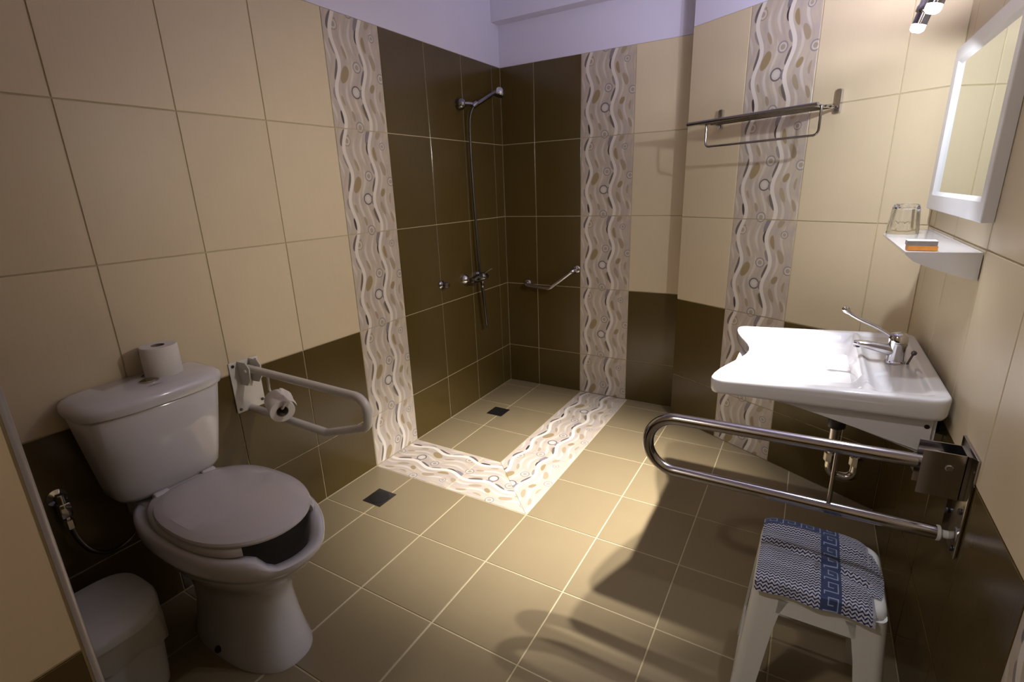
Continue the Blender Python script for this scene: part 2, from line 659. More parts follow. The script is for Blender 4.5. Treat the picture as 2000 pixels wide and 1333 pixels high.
def frame(origin, right, up):
    r, u = V(right).normalized(), V(up).normalized()
    n = r.cross(u)
    m = Matrix((r, u, n)).transposed().to_4x4()
    m.translation = V(origin)
    return m


ZJ = [0.0, 0.2819, 0.7507, 1.2195, 1.6883, 2.1571]
TOP = ZJ[-1]
CEIL = 2.72


def struct(name, bm, mats, label, cat):
    o = obj(name, bm, mats, None, smooth=False)
    o['kind'] = 'structure'
    o['label'] = label
    o['category'] = cat
    return o


def tile_wall(parent, fr, cols, top=TOP):
    """cols: list of (x0, x1, kind) with kind 'dark' | 'cream' (dark below the dado) | 'decor'"""
    zj = [z for z in ZJ]
    for x0, x1, kind in cols:
        for r in range(5):
            z0, z1 = zj[r], zj[r + 1]
            if kind == 'decor':
                mat, nm = M['decor'], 'decor_tile'
            elif kind == 'dark' or r < 2:
                mat, nm = M['dark'], 'dark_tile'
            else:
                mat, nm = M['cream'], 'cream_tile'
            put_tile(parent, fr, [(x0, z0), (x1, z0), (x1, z1), (x0, z1)], mat, (x0, z1 - 0.4688), name=nm)


# ------------------------------------------------------------------ room shell
PITCH = 0.3308
XD = 2.245                                     # right wall
YF = -3.78                                     # front wall, behind the camera
CA = V((1.235, -0.130, 0))                     # skew wall: left edge
CTH = math.radians(29.6)
CU = V((math.cos(CTH), -math.sin(CTH), 0))
CN = V((-math.sin(CTH), -math.cos(CTH), 0))
CLEN = (XD - CA.x) / CU.x

# left wall
bm = new()
box(bm, -0.12, -0.003, YF, 0.12, 0, TOP, mi=0)
box(bm, -0.12, -0.001, YF, 0.12, TOP, CEIL, mi=1)
wl = struct('wall_left', bm, [M['grout'], M['plaster']], 'long left wall of cream and brown tiles under lilac plaster', 'wall')
fr = frame((0, 0, 0), (0, 1, 0), (0, 0, 1))
js = [0.0, 0.105, 0.436, 0.767, 1.0977, 1.4294, 1.765, 2.096, 2.427, 2.758, 3.09]
kinds = ['dark', 'dark', 'dark', 'dark', 'decor', 'cream', 'cream', 'cream', 'cream', 'cream']
tile_wall(wl, fr, [(-b, -a, k) for a, b, k in zip(js, js[1:], kinds)])

# back wall
bm = new()
box(bm, 0.0, XD + 0.12, 0.003, 0.12, 0, TOP, mi=0)
box(bm, 0.0, XD + 0.12, 0.001, 0.12, TOP, CEIL, mi=1)
wb = struct('wall_back', bm, [M['grout'], M['plaster']], 'back wall of the shower, brown and cream tiles under lilac plaster', 'wall')
fr = frame((0, 0, 0), (1, 0, 0), (0, 0, 1))
tile_wall(wb, fr, [(0, 0.2456, 'dark'), (0.2456, 0.5701, 'dark'), (0.5701, 0.9011, 'decor'), (0.9011, 1.232, 'cream')])

# skew wall between back wall and right wall
def cpt(s, d, z):
    return CA + CU * s + CN * d + V((0, 0, z))


bm = new()
for z0, z1, d, mi in ((0, TOP, -0.003, 0), (TOP, CEIL, -0.001, 1)):
    prism(bm, [cpt(0.003, d, z0), cpt(CLEN + 0.05, d, z0), cpt(CLEN + 0.05, -0.10, z0), cpt(0.003, -0.10, z0)], (0, 0, z1 - z0), mi)
wc = struct('wall_corner', bm, [M['grout'], M['plaster']], 'short skewed wall behind the towel rack, decor strip between cream tiles', 'wall')
fr = frame(CA, CU, (0, 0, 1))
tile_wall(wc, fr, [(0, 0.330, 'cream'), (0.330, 0.660, 'decor'), (0.660, 0.990, 'cream'), (0.990, CLEN, 'cream')])

# right wall
bm = new()
box(bm, XD + 0.003, XD + 0.12, YF, -0.60, 0, TOP, mi=0)
box(bm, XD + 0.001, XD + 0.12, YF, -0.60, TOP, CEIL, mi=1)
wr = struct('wall_right', bm, [M['grout'], M['plaster']], 'right wall of cream over brown tiles that carries mirror and basin', 'wall')
fr = frame((XD, 0, 0), (0, -1, 0), (0, 0, 1))
js = [0.704, 0.800, 1.125, 1.482, 1.813, 2.139, 2.470, 2.801, 3.132, 3.463, 3.775]
kinds = ['cream', 'cream', 'cream', 'cream', 'cream', 'decor', 'cream', 'cream', 'cream', 'cream']
tile_wall(wr, fr, [(a, b, k) for a, b, k in zip(js, js[1:], kinds)])

# front wall behind the camera
bm = new()
box(bm, -0.12, XD + 0.12, YF - 0.12, YF - 0.001, 0, TOP, mi=0)
box(bm, -0.12, XD + 0.12, YF - 0.12, YF - 0.001, TOP, CEIL, mi=1)
wf = struct('wall_front', bm, [M['grout'], M['plaster']], 'wall behind the viewer, cream over brown tiles', 'wall')
fr = frame((0, YF, 0), (-1, 0, 0), (0, 0, 1))
tile_wall(wf, fr, [(-XD + k * 0.3308, min(-XD + (k + 1) * 0.3308, 0.0), 'cream') for k in range(7)])

# partition stub that screens the toilet
PX, PY = 0.994, -2.925
PB = -3.105                                     # rear face of the stub
bm = new()
box(bm, 0.0, PX - 0.003, PB + 0.003, PY - 0.010, 0, TOP, mi=0)
box(bm, 0.0, PX - 0.001, PB + 0.001, PY - 0.001, TOP, CEIL, mi=1)
box(bm, 0.0, PX - 0.012, PY - 0.010, PY - 0.003, 0, TOP, mi=0)
wp = struct('wall_partition', bm, [M['grout'], M['plaster']], 'tiled wall stub at the left edge that screens bin and toilet', 'wall')
fr = frame((PX, PY - 0.012, 0), (0, 1, 0), (0, 0, 1))
tile_wall(wp, fr, [(PB - PY + 0.012, 0, 'cream')])
fr = frame((0, PB, 0), (1, 0, 0), (0, 0, 1))
tile_wall(wp, fr, [(0.3313 * k, 0.3313 * (k + 1), 'cream') for k in range(3)])
fr = frame((0, PY, 0), (-1, 0, 0), (0, 0, 1))
tile_wall(wp, fr, [(-PX + 0.012 + 0.3273 * k, -PX + 0.012 + 0.3273 * (k + 1), 'cream') for k in range(3)])
bm = new()
sect = []
for k in range(7):
    a = PI / 2 * k / 6
    sect.append((PX - 0.0105 + 0.0115 * math.sin(a), PY - 0.0105 + 0.0115 * math.cos(a)))
sect += [(PX - 0.0105, PY - 0.0105)]
prism(bm, [(x, y, 0.0) for x, y in sect], (0, 0, TOP))
tr = obj('trim_1', bm, M['alu'])
tr['kind'] = 'structure'; tr['label'] = 'grey quarter-round trim on the edge of the tiled wall stub'; tr['category'] = 'trim'

# ceiling and beam
bm = new()
box(bm, -0.12, XD + 0.12, YF - 0.12, 0.12, CEIL, CEIL + 0.1)
struct('ceiling', bm, [M['plaster']], 'plain lilac white ceiling', 'ceiling')
bm = new()
box(bm, 0.0, XD, -0.085, 0.0, 2.398, CEIL)
struct('beam', bm, [M['plaster']], 'lilac plastered beam along the top of the back wall', 'beam')

# floor: grout bed plus tiles
bm = new()
box(bm, -0.12, XD + 0.12, YF - 0.12, 0.12, -0.12, -0.0022)
fl = struct('floor', bm, [M['grout']], 'olive brown tiled bathroom floor with a patterned shower border', 'floor')
frf = frame((0, 0, 0), (1, 0, 0), (0, 1, 0))


def clip(poly, a, b, c):
    """keep a*x+b*y<=c"""
    out = []
    n = len(poly)
    for i in range(n):
        p, q = poly[i], poly[(i + 1) % n]
        dp, dq = a * p[0] + b * p[1] - c, a * q[0] + b * q[1] - c
        if dp <= 0:
            out.append(p)
        if dp * dq < 0:
            t = dp / (dp - dq)
            out.append((p[0] + (q[0] - p[0]) * t, p[1] + (q[1] - p[1]) * t))
    return out


def area(p):
    return 0.5 * sum(p[i][0] * p[(i + 1) % len(p)][1] - p[(i + 1) % len(p)][0] * p[i][1] for i in range(len(p)))


T = 0.333
BX0, BX1, BY0, BY1 = 0.577, 0.9145, -1.098, -1.4328       # patterned border: inner and outer corner
xs = [0.0] + [0.2503 + T * k for k in range(6)] + [XD]
ys = [0.0] + [-(0.1008 + T * k) for k in range(12)]
ys = [y for y in ys if y > YF] + [YF]


def floor_piece(poly):
    # stay in the room: left of the right wall, in front of the skew wall, off the partition
    c = CA + CN * -0.004
    poly = clip(poly, -CN.x, -CN.y, -(CN.x * c.x + CN.y * c.y)) if max(p[0] for p in poly) > 1.25 else poly
    if len(poly) < 3 or abs(area(poly)) < 2e-4:
        return
    put_tile(fl, frf, poly, M['floor_tile'], (0, 0), GAP_F, 'floor_tile', 0.0003)


for x0, x1 in zip(xs, xs[1:]):
    for y1, y0 in zip(ys, ys[1:]):
        r = [(x0, y0), (x1, y0), (x1, y1), (x0, y1)]
        # shower square
        p = r
        inner = clip(clip(p, 1, 0, BX0), 0, -1, -BY0)
        if len(inner) >= 3:
            floor_piece(inner)
        right = clip(clip(p, -1, 0, -BX1), 0, -1, -BY1)
        if len(right) >= 3 and max(q[0] for q in right) - min(q[0] for q in right) > 0.02 and max(q[1] for q in right) - min(q[1] for q in right) > 0.02:
            floor_piece(right)
        near = clip(p, 0, 1, BY1)
        if len(near) >= 3 and max(q[1] for q in near) - min(q[1] for q in near) > 0.02:
            floor_piece(near)

# patterned border, front run along x then back run along y, mitred
fr_x = frame((0, 0, 0), (0, -1, 0), (1, 0, 0))      # right = -y, up = x
fr_y = frame((0, 0, 0), (1, 0, 0), (0, 1, 0))
a0, a1 = -BY0, -BY1
put_tile(fl, fr_x, [(a0, 0.0), (a1, 0.0), (a1, 0.4688), (a0, 0.4688)], M['decor'], (a0, 0.0), 0.004, 'border_tile')
put_tile(fl, fr_x, [(a0, 0.4688), (a1, 0.4688), (a1, BX1), (a0, BX0)], M['decor'], (a0, 0.4688), 0.004, 'border_tile')
put_tile(fl, fr_y, [(BX1, BY1), (BX1, -0.9376), (BX0, -0.9376), (BX0, BY0)], M['decor'], (BX0, -1.4064), 0.0012, 'border_tile', 0.0)
put_tile(fl, fr_y, [(BX0, -0.9376), (BX1, -0.9376), (BX1, -0.4688), (BX0, -0.4688)], M['decor'], (BX0, -0.9376), 0.0012, 'border_tile', 0.0)
put_tile(fl, fr_y, [(BX0, -0.4688), (BX1, -0.4688), (BX1, 0.0), (BX0, 0.0)], M['decor'], (BX0, -0.4688), 0.0012, 'border_tile', 0.0)


# ------------------------------------------------------------------ toilet
YC = -2.410
t = thing('toilet', 'white close-coupled toilet with open-front seat against the left wall', 'toilet', (0.30, YC, 0))


def sm(x, a, b):
    x = min(1, max(0, (x - a) / (b - a)))
    return x * x * (3 - 2 * x)


def egg(z, xb, xf, hw, n=56, zf=None, e=2.15, eb=2.6):
    cx = xb + (xf - xb) * 0.50
    pts = sellipse(cx, YC, (xf - xb) / 2, hw, n, e, eb)
    out = []
    for i, (x, y) in enumerate(pts):
        th = 2 * PI * i / n
        th = min(th, 2 * PI - th)
        zz = z if zf is None else z - zf * (1 - sm(th, 0.36, 0.62))
        out.append((x, y, zz))
    return out


bm = new()
rings = [egg(0.0, 0.155, 0.640, 0.120, e=2.4), egg(0.012, 0.155, 0.640, 0.120, e=2.4), egg(0.055, 0.17, 0.628, 0.109, e=2.4), egg(0.13, 0.185, 0.612, 0.100, e=2.4),
         egg(0.22, 0.185, 0.606, 0.099), egg(0.275, 0.175, 0.622, 0.108), egg(0.315, 0.15, 0.660, 0.132), egg(0.355, 0.115, 0.705, 0.160),
         egg(0.392, 0.08, 0.735, 0.177), egg(0.402, 0.075, 0.738, 0.179), egg(0.408, 0.07, 0.752, 0.187), egg(0.430, 0.06, 0.764, 0.194, zf=0.006), egg(0.460, 0.06, 0.766, 0.195, zf=0.022),
         egg(0.476, 0.062, 0.760, 0.191, zf=0.036), egg(0.481, 0.075, 0.748, 0.180, zf=0.042), egg(0.478, 0.11, 0.726, 0.160, zf=0.044),
         egg(0.460, 0.125, 0.714, 0.150, zf=0.040), egg(0.40, 0.15, 0.690, 0.138, zf=0.01), egg(0.32, 0.20, 0.62, 0.11), egg(0.26, 0.28, 0.54, 0.07)]
loft(bm, rings)
obj('bowl', bm, M['ceramic'], t, 60)
bm = new()
box(bm, 0.03, 0.285, YC - 0.128, YC + 0.128, 0.405, 0.488, 0.022, 4)
obj('bowl_deck', bm, M['ceramic'], t, 50)
bm = new()
lathe(bm, (0.40, YC - 0.118, 0.03), (0, -1, 0.35), [(0.011, -0.01), (0.011, 0.004), (0.007, 0.008)], 14)
obj('bolt_cap', bm, M['black'], t)

# seat: open-front horseshoe
bm = new()
n = 44
A0 = math.radians(40)
prof = [(-0.5, 0.0), (-0.5, 0.55), (-0.36, 0.92), (0.0, 1.0), (0.36, 0.92), (0.5, 0.55), (0.5, 0.0)]
secs = []
for i in range(n + 1):
    th = A0 + (2 * PI - 2 * A0) * i / n
    cx, a, b = 0.440, 0.300, 0.176
    c, s_ = math.cos(th), math.sin(th)
    ee = 2.15 if c > 0 else 2.6
    ox, oy = a * math.copysign(abs(c) ** (2 / ee), c), b * math.copysign(abs(s_) ** (2 / ee), s_)
    k = 1.0
    tip = min(i, n - i)
    wdt = 0.062 * (0.72 if tip == 0 else (0.92 if tip == 1 else 1.0))
    L = math.hypot(ox, oy)
    ux, uy = ox / L, oy / L
    mid = L - 0.031
    ring = []
    for px, pz in prof:
        r = mid + px * wdt
        ring.append((cx + ux * r, YC + uy * r, 0.486 + 0.022 * pz))
    secs.append(ring)
loft(bm, secs)
obj('seat', bm, M['seat_plastic'], t, 60)

# lid
bm = new()
def lidr(z, k, off=0.0):
    return [(0.458 + (x - 0.458) * k + off, YC + (y - YC) * k, z) for x, y in sellipse(0.458, YC, 0.258, 0.176, 56, 2.1, 2.6)]
loft(bm, [lidr(0.511, 0.96), lidr(0.511, 0.995), lidr(0.517, 1.0), lidr(0.5235, 0.985), lidr(0.529, 0.93), lidr(0.5315, 0.885), lidr(0.5335, 0.865), lidr(0.537, 0.60), lidr(0.538, 0.2)])
obj('seat_cover', bm, M['seat_plastic'], t, 25)
for sy in (-0.075, 0.075):
    bm = new()
    cyl(bm, (0.178, YC + sy - 0.022, 0.503), (0.178, YC + sy + 0.022, 0.503), 0.014, 16, 0.003)
    obj('seat_hinge', bm, M['seat_plastic'], t)

# cistern
bm = new()
def cis(z, x1, hw, r=0.0, e=4.2):
    xc = (0.012 + x1) / 2
    return [(x, y, z) for x, y in sellipse(xc, YC - 0.012, (x1 - 0.012) / 2, hw, 56, 2.9, 9.0)]
loft(bm, [cis(0.497, 0.150, 0.130), cis(0.503, 0.165, 0.150), cis(0.520, 0.174, 0.160), cis(0.56, 0.182, 0.166), cis(0.68, 0.200, 0.183), cis(0.795, 0.214, 0.198), cis(0.803, 0.208, 0.192)])
obj('cistern', bm, M['ceramic'], t, 50)
bm = new()
loft(bm, [cis(0.805, 0.216, 0.200), cis(0.808, 0.224, 0.206), cis(0.828, 0.230, 0.210), cis(0.842, 0.226, 0.206), cis(0.851, 0.212, 0.194), cis(0.856, 0.185, 0.172), cis(0.858, 0.13, 0.12)])
cl_ = obj('cistern_cover', bm, M['ceramic'], t, 50)
cp = as_parent(cl_)
bm = new()
lathe(bm, (0.118, YC - 0.005, 0.856), (0, 0, 1), [(0.027, 0), (0.027, 0.004), (0.024, 0.0055), (0.022, 0.0045), (0.0215, 0.0065), (0.0, 0.0072)], 32)
obj('flush_button', bm, M['steel'], cp)
# small dark script mark on the cover
fc = bpy.data.curves.new('lettering', 'FONT')
fc.body = 'ldeon.'
fc.size = 0.017
fc.shear = 0.35
fc.extrude = 0.0002
fc.align_x = 'CENTER'
fc.materials.append(M['ink'])
ft = bpy.data.objects.new('lettering_curve', fc)
COL.objects.link(ft)
bpy.context.view_layer.update()
fm = bpy.data.meshes.new_from_object(ft.evaluated_get(bpy.context.evaluated_depsgraph_get()))
bpy.data.objects.remove(ft)
bpy.data.curves.remove(fc)
fo = bpy.data.objects.new('lettering', fm)
COL.objects.link(fo)
fo.parent = cl_
fo.matrix_local = Matrix.Translation(V((0.172, YC - 0.012, 0.8572)) - cp['_m'].translation) @ Matrix.Rotation(PI / 2, 4, 'Z') @ Matrix.Rotation(math.radians(-6), 4, 'X')

# toilet paper on the cistern
tp = thing('toilet_roll', 'full white toilet roll standing on the toilet cistern', 'toilet roll', (0.082, -2.352, 0.857))
bm = new()
o = V((0.082, -2.352, 0.857))
R1 = lathe(bm, o, (0, 0, 1), [(0.019, 0.0), (0.052, 0.0), (0.0535, 0.003), (0.0535, 0.095), (0.051, 0.098), (0.019, 0.097)], 48, capped=False)
pr_ = obj('paper', bm, M['paper'], tp, 50)
bm = new()
lathe(bm, o, (0, 0, 1), [(0.0192, 0.0), (0.0192, 0.0975), (0.0178, 0.0975), (0.0178, 0.0)], 32, capped=False)
obj('core', bm, M['card'], tp, 50)
bm = new()
pl = []
for k in range(9):
    zz = 0.098 - 0.0975 * k / 8
    d = 0.0540 + 0.0015 * math.sin(k * 0.9) + (0.010 if k == 8 else 0)
    a = math.radians(222 + 2 * math.sin(k))
    pl.append([(o.x + d * math.cos(a + da), o.y + d * math.sin(a + da), o.z + zz) for da in (0.0, 0.18, 0.36)])
loose = [[bm.verts.new(p) for p in r] for r in pl]
for a, b in zip(loose, loose[1:]):
    for i in range(2):
        bm.faces.new((a[i], a[i + 1], b[i + 1], b[i]))
obj('loose_sheet', bm, M['paper'], tp, 60)

# ------------------------------------------------------------------ white folding rail by the toilet
g = thing('folding_grab_rail', 'white enamelled fold-down grab rail on a wall plate beside the toilet', 'grab rail', (0.0, -2.042, 0.69))
GY = -2.042
bm = new()
box(bm, 0.0005, 0.0065, GY - 0.060, GY + 0.060, 0.588, 0.796, 0.002)
obj('wall_plate', bm, M['enamel'], g)
for yy, zz in ((GY - 0.046, 0.782), (GY + 0.048, 0.612), (GY - 0.046, 0.602), (GY + 0.046, 0.782)):
    bm = new()
    cyl(bm, (0.006, yy, zz), (0.012, yy, zz), 0.006, 12, 0.0015)
    obj('screw', bm, M['dark_steel'], g)
for yy in (GY - 0.026, GY + 0.022):
    bm = new()
    prism(bm, [(0.006, yy, 0.700), (0.050, yy, 0.703), (0.072, yy, 0.728), (0.078, yy, 0.776), (0.060, yy, 0.796), (0.006, yy, 0.796)], (0, 0.004, 0))
    obj('hinge_cheek', bm, M['enamel'], g)
bm = new()
cyl(bm, (0.058, GY - 0.034, 0.764), (0.058, GY + 0.034, 0.764), 0.0075, 14, 0.002)
obj('hinge_pin', bm, M['plastic'], g)
bm = new()
path = fillet([(0.030, GY, 0.764), (0.672, GY, 0.754), (0.664, GY, 0.648), (0.447, GY, 0.580), (0.0065, GY, 0.592)], [0.062, 0.040, 0.03], 10)
tube(bm, path, 0.0148, 18)
obj('rail_tube', bm, M['enamel'], g)
bm = new()
RC = V((0.222, -2.062, 0.652))                 # roll centre
RA = V((0.86, -0.40, -0.16)).normalized()      # roll axis
tube(bm, fillet([(0.150, GY, 0.755), (0.150, GY - 0.004, 0.690), RC - RA * 0.066 + V((0, 0, 0.014)), RC + RA * 0.060 + V((0, 0, 0.014)), RC + RA * 0.062 + V((0, 0.012, 0.034))], [0.02, 0.012, 0.006], 6), 0.0045, 10)
obj('roll_holder', bm, M['enamel'], g)
tp2 = thing('toilet_roll', 'half-used toilet roll hanging on the white folding rail', 'toilet roll', RC)
bm = new()
lathe(bm, RC - RA * 0.048, RA, [(0.0215, 0.0), (0.043, 0.0), (0.0445, 0.002), (0.0445, 0.096), (0.043, 0.098), (0.0215, 0.098)], 40, capped=False)
obj('paper', bm, M['paper'], tp2, 50)
bm = new()
lathe(bm, RC - RA * 0.048, RA, [(0.0217, 0.0), (0.0217, 0.0975), (0.0200, 0.0975), (0.0200, 0.0)], 28, capped=False)
obj('core', bm, M['card'], tp2, 50)
bm = new()
x, y, d = frame_of(RA)
rows = []
for k in range(8):
    a = math.radians(-20 - 9 * k)
    r = 0.0455 + 0.0022 * max(0, k - 3)
    row = []
    for q in range(6):
        hh = -0.047 + 0.094 * q / 5 - (0.012 * k / 7 if q == 0 else 0)
        # hang on the wall side
        dirv = (V((0, 0, 1)) * math.sin(a + PI / 2) + V((-RA.y, RA.x, 0)).normalized() * math.cos(a + PI / 2))
        row.append(bm.verts.new(RC + RA * hh + dirv * (r + 0.0012 * math.sin(q * 2 + k))))
    rows.append(row)
for a, b in zip(rows, rows[1:]):
    for i in range(5):
        bm.faces.new((a[i], a[i + 1], b[i + 1], b[i]))
obj('loose_sheet', bm, M['paper'], tp2, 60)

# ------------------------------------------------------------------ waste bin
b_ = thing('waste_bin', 'small white lidded bathroom bin with a liner, beside the toilet', 'bin', (0.258, -2.738, 0))
BCX, BCY = 0.258, -2.738
def bq(z, h, e=4.0, dx=0.0):
    return [(x + dx, y, z) for x, y in sellipse(BCX, BCY, h, h * 0.98, 48, e)]
bm = new()
loft(bm, [bq(0.0, 0.098), bq(0.006, 0.104), bq(0.05, 0.108), bq(0.278, 0.121), bq(0.278, 0.115), bq(0.02, 0.098)])
obj('bucket', bm, M['plastic'], b_, 40)
bm = new()
rings = []
for z, h, am in ((0.284, 0.1245, 0.0), (0.238, 0.1275, 0.002), (0.20, 0.1255, 0.003), (0.165, 0.125, 0.004)):
    pts = bq(z, h, 3.8)
    rings.append([(x + am * math.sin(i * 1.7 + z * 60) * 0.6, y + am * math.cos(i * 2.1 + z * 40) * 0.6, zz + (0.030 * math.sin(i * 2 * PI / 48 + 2.6) + 0.006 * math.sin(i * 1.3) if am > 0.0035 else 0)) for i, (x, y, zz) in enumerate(pts)])
loft(bm, rings, False, False)
obj('bin_liner', bm, M['bag'], b_, 60)
bm = new()
def lq(k, z, tilt=0.0):
    return [(BCX + (x - BCX) * k, BCY + (y - BCY) * k, z - 0.30 * max(0, (BCX + (x - BCX) * k) - BCX - 0.045)) for x, y in sellipse(BCX, BCY, 0.130, 0.127, 48, 3.2)]
loft(bm, [lq(0.97, 0.278), lq(1.0, 0.282), lq(1.0, 0.300), lq(0.965, 0.309), lq(0.88, 0.314), lq(0.6, 0.3165), lq(0.35, 0.318), lq(0.1, 0.318)])
ld = obj('lid', bm, M['plastic'], b_, 35)
bm = new()
box(bm, BCX + 0.106, BCX + 0.138, BCY - 0.035, BCY + 0.035, 0.003, 0.020, 0.006, 3)
obj('pedal', bm, M['plastic'], b_)

# ------------------------------------------------------------------ water supply valve
v_ = thing('angle_valve', 'small chrome stop valve with braided hose low on the wall behind the bin', 'valve', (0.0, -2.682, 0.54))
bm = new()
lathe(bm, (0, -2.682, 0.556), (1, 0, 0), [(0.026, 0.0005), (0.026, 0.004), (0.012, 0.010), (0.011, 0.030)], 24)
cyl(bm, (0.036, -2.682, 0.576), (0.036, -2.682, 0.515), 0.012, 16, 0.002)
obj('valve_body', bm, M['chrome'], v_)
bm = new()
box(bm, 0.022, 0.050, -2.697, -2.667, 0.500, 0.548, 0.005, 2)
obj('valve_handle', bm, M['chrome'], v_)
bm = new()
lathe(bm, (0.036, -2.682, 0.470), (0, 0, 1), [(0.009, -0.012), (0.013, -0.010), (0.013, 0.018), (0.008, 0.022), (0.008, 0.034)], 6)
obj('hose_nut', bm, M['chrome'], v_, 20)
bm = new()
tube(bm, spline([(0.036, -2.682, 0.460), (0.036, -2.672, 0.405), (0.034, -2.648, 0.350), (0.034, -2.600, 0.318), (0.034, -2.545, 0.330), (0.040, -2.505, 0.385), (0.055, -2.500, 0.500)], 8), 0.0065, 10)
obj('braided_hose', bm, M['dark_steel'], v_)

# ------------------------------------------------------------------ floor drains
for cx, cy, lab in ((0.226, -0.556, 'black square drain in the shower floor'), (0.227, -1.643, 'round-grated square drain on the floor in front of the toilet')):
    d_ = thing('floor_drain', lab, 'drain', (cx, cy, 0.0))
    bm = new()
    h = 0.056
    box(bm, cx - h, cx + h, cy - h, cy + h, 0.0005, 0.0022)
    obj('drain_frame', bm, M['dark_steel'], d_, smooth=False)
    bm = new()
    if cy < -1:
        cyl(bm, (cx, cy, 0.0022), (cx, cy, 0.0030), 0.047, 32)
    else:
        box(bm, cx - 0.046, cx + 0.046, cy - 0.046, cy + 0.046, 0.0022, 0.0030)
    obj('drain_well', bm, M['black'], d_, smooth=False)
    bm = new()
    for k in range(-3, 4):
        w = math.sqrt(max(0, 0.045 ** 2 - (k * 0.0125) ** 2)) if cy < -1 else 0.044
        if w < 0.008:
            continue
        box(bm, cx + k * 0.0125 - 0.0022, cx + k * 0.0125 + 0.0022, cy - w, cy + w, 0.0030, 0.0042)
    obj('grate_bars', bm, M['dark_steel'], d_, smooth=False)

# ------------------------------------------------------------------ shower
s_ = thing('shower_holder', 'chrome wall bracket that holds the hand shower', 'shower bracket', (0.0, -0.487, 1.887))
bm = new()
lathe(bm, (0, -0.487, 1.887), (1, 0, 0), [(0.030, 0.0005), (0.033, 0.012), (0.031, 0.030), (0.022, 0.044), (0.009, 0.052)], 28)
obj('wall_rose', bm, M['shaded_chrome'], s_, 50)
bm = new()
tube(bm, spline([(0.045, -0.487, 1.887), (0.062, -0.455, 1.888), (0.075, -0.425, 1.884)], 5), 0.011, 12)
lathe(bm, (0.075, -0.425, 1.884), (0.15, 0.30, 0.22), [(0.017, -0.018), (0.018, 0.0), (0.017, 0.016)], 18)
obj('clip_arm', bm, M['shaded_chrome'], s_, 50)

h_ = thing('hand_shower', 'chrome hand shower with long hose in the shower corner', 'shower', (0.080, -0.400, 1.895))
HA = V((0.080, -0.405, 1.890))
HB = V((0.105, -0.235, 1.972))
bm = new()
hd = (HB - HA)
tube(bm, [HA, HA + hd * 0.12, HA + hd * 0.5, HA + hd * 0.9, HB], [0.0115, 0.013, 0.0125, 0.0115, 0.011], 16)
obj('handle', bm, M['shaded_chrome'], h_, 50)
bm = new()
HC = HB + hd.normalized() * 0.032 + V((0, 0, -0.004))
lathe(bm, HC + V((0, 0, -0.026)), V((0.15, 0.25, 1)), [(0.031, 0.0), (0.034, 0.006), (0.034, 0.016), (0.030, 0.032), (0.019, 0.044), (0.004, 0.049)], 28)
hh = obj('spray_head', bm, M['chrome'], h_, 50)
bm = new()
lathe(bm, HC + V((0, 0, -0.0265)), V((0.15, 0.25, 1)), [(0.029, -0.003), (0.031, 0.0)], 24)
obj('spray_face', bm, M['black'], as_parent(hh))
bm = new()
hose = spline([HA, HA - hd * 0.16, (0.058, -0.452, 1.82), (0.045, -0.446, 1.70), (0.040, -0.438, 1.45), (0.040, -0.425, 1.15), (0.042, -0.414, 0.90),
               (0.048, -0.395, 0.70), (0.052, -0.380, 0.58), (0.055, -0.378, 0.535), (0.058, -0.386, 0.525), (0.062, -0.396, 0.55), (0.066, -0.412, 0.66), (0.068, -0.425, 0.795)], 8)
tube(bm, hose, 0.0075, 10)
obj('shower_hose', bm, M['dark_steel'], h_, 60)

m_ = thing('shower_mixer', 'chrome wall-mounted shower mixer tap on the brown tiles', 'tap', (0.0, -0.455, 0.855))
for yy in (-0.530, -0.380):
    bm = new()
    lathe(bm, (0, yy, 0.862), (1, 0, 0), [(0.034, 0.0005), (0.034, 0.006), (0.026, 0.022), (0.014, 0.030), (0.013, 0.052)], 26)
    obj('wall_bell', bm, M['chrome'], m_, 50)
bm = new()
lathe(bm, (0.062, -0.545, 0.862), (0, 1, 0), [(0.012, 0), (0.019, 0.004), (0.020, 0.045), (0.026, 0.055), (0.028, 0.085), (0.026, 0.110), (0.020, 0.120), (0.019, 0.176), (0.012, 0.180)], 24)
cyl(bm, (0.066, -0.425, 0.840), (0.066, -0.425, 0.795), 0.010, 14, 0.002)
obj('mixer_body', bm, M['shaded_chrome'], m_, 50)
bm = new()
lathe(bm, (0.080, -0.452, 0.868), (1, 0, 0.45), [(0.026, 0), (0.026, 0.022), (0.020, 0.032), (0.004, 0.036)], 24)
lv = obj('lever_cap', bm, M['shaded_chrome'], m_, 50)
bm = new()
tube(bm, [(0.100, -0.450, 0.890), (0.115, -0.436, 0.908), (0.138, -0.418, 0.922)], [0.006, 0.005, 0.0045], 12)
obj('lever', bm, M['shaded_chrome'], m_, 50)

bm = new()
lathe(bm, (0, -0.767, 0.868), (1, 0, 0), [(0.026, 0.0005), (0.026, 0.006), (0.015, 0.014), (0.012, 0.020), (0.018, 0.024), (0.020, 0.044), (0.016, 0.050), (0.002, 0.051)], 26)
single('shower_stop_valve', bm, M['shaded_chrome'], 'small round chrome valve knob left of the shower mixer', 'valve', angle=50)

gb = thing('angled_grab_bar', 'chrome angled grab bar on the back wall of the shower', 'grab rail', (0.355, 0.0, 0.80))
bm = new()
tube(bm, fillet([(0.170, -0.002, 0.757), (0.172, -0.055, 0.757), (0.365, -0.055, 0.738), (0.535, -0.052, 0.868), (0.545, -0.002, 0.874)], [0.03, 0.05, 0.03], 8), 0.0125, 16)
obj('bar', bm, M['chrome'], gb, 50)
for px, pz in ((0.170, 0.757), (0.545, 0.874)):
    bm = new()
    lathe(bm, (px, 0, pz), (0, -1, 0), [(0.027, 0.0005), (0.027, 0.006), (0.022, 0.012), (0.0135, 0.013)], 26)
    obj('wall_flange', bm, M['chrome'], gb, 50)

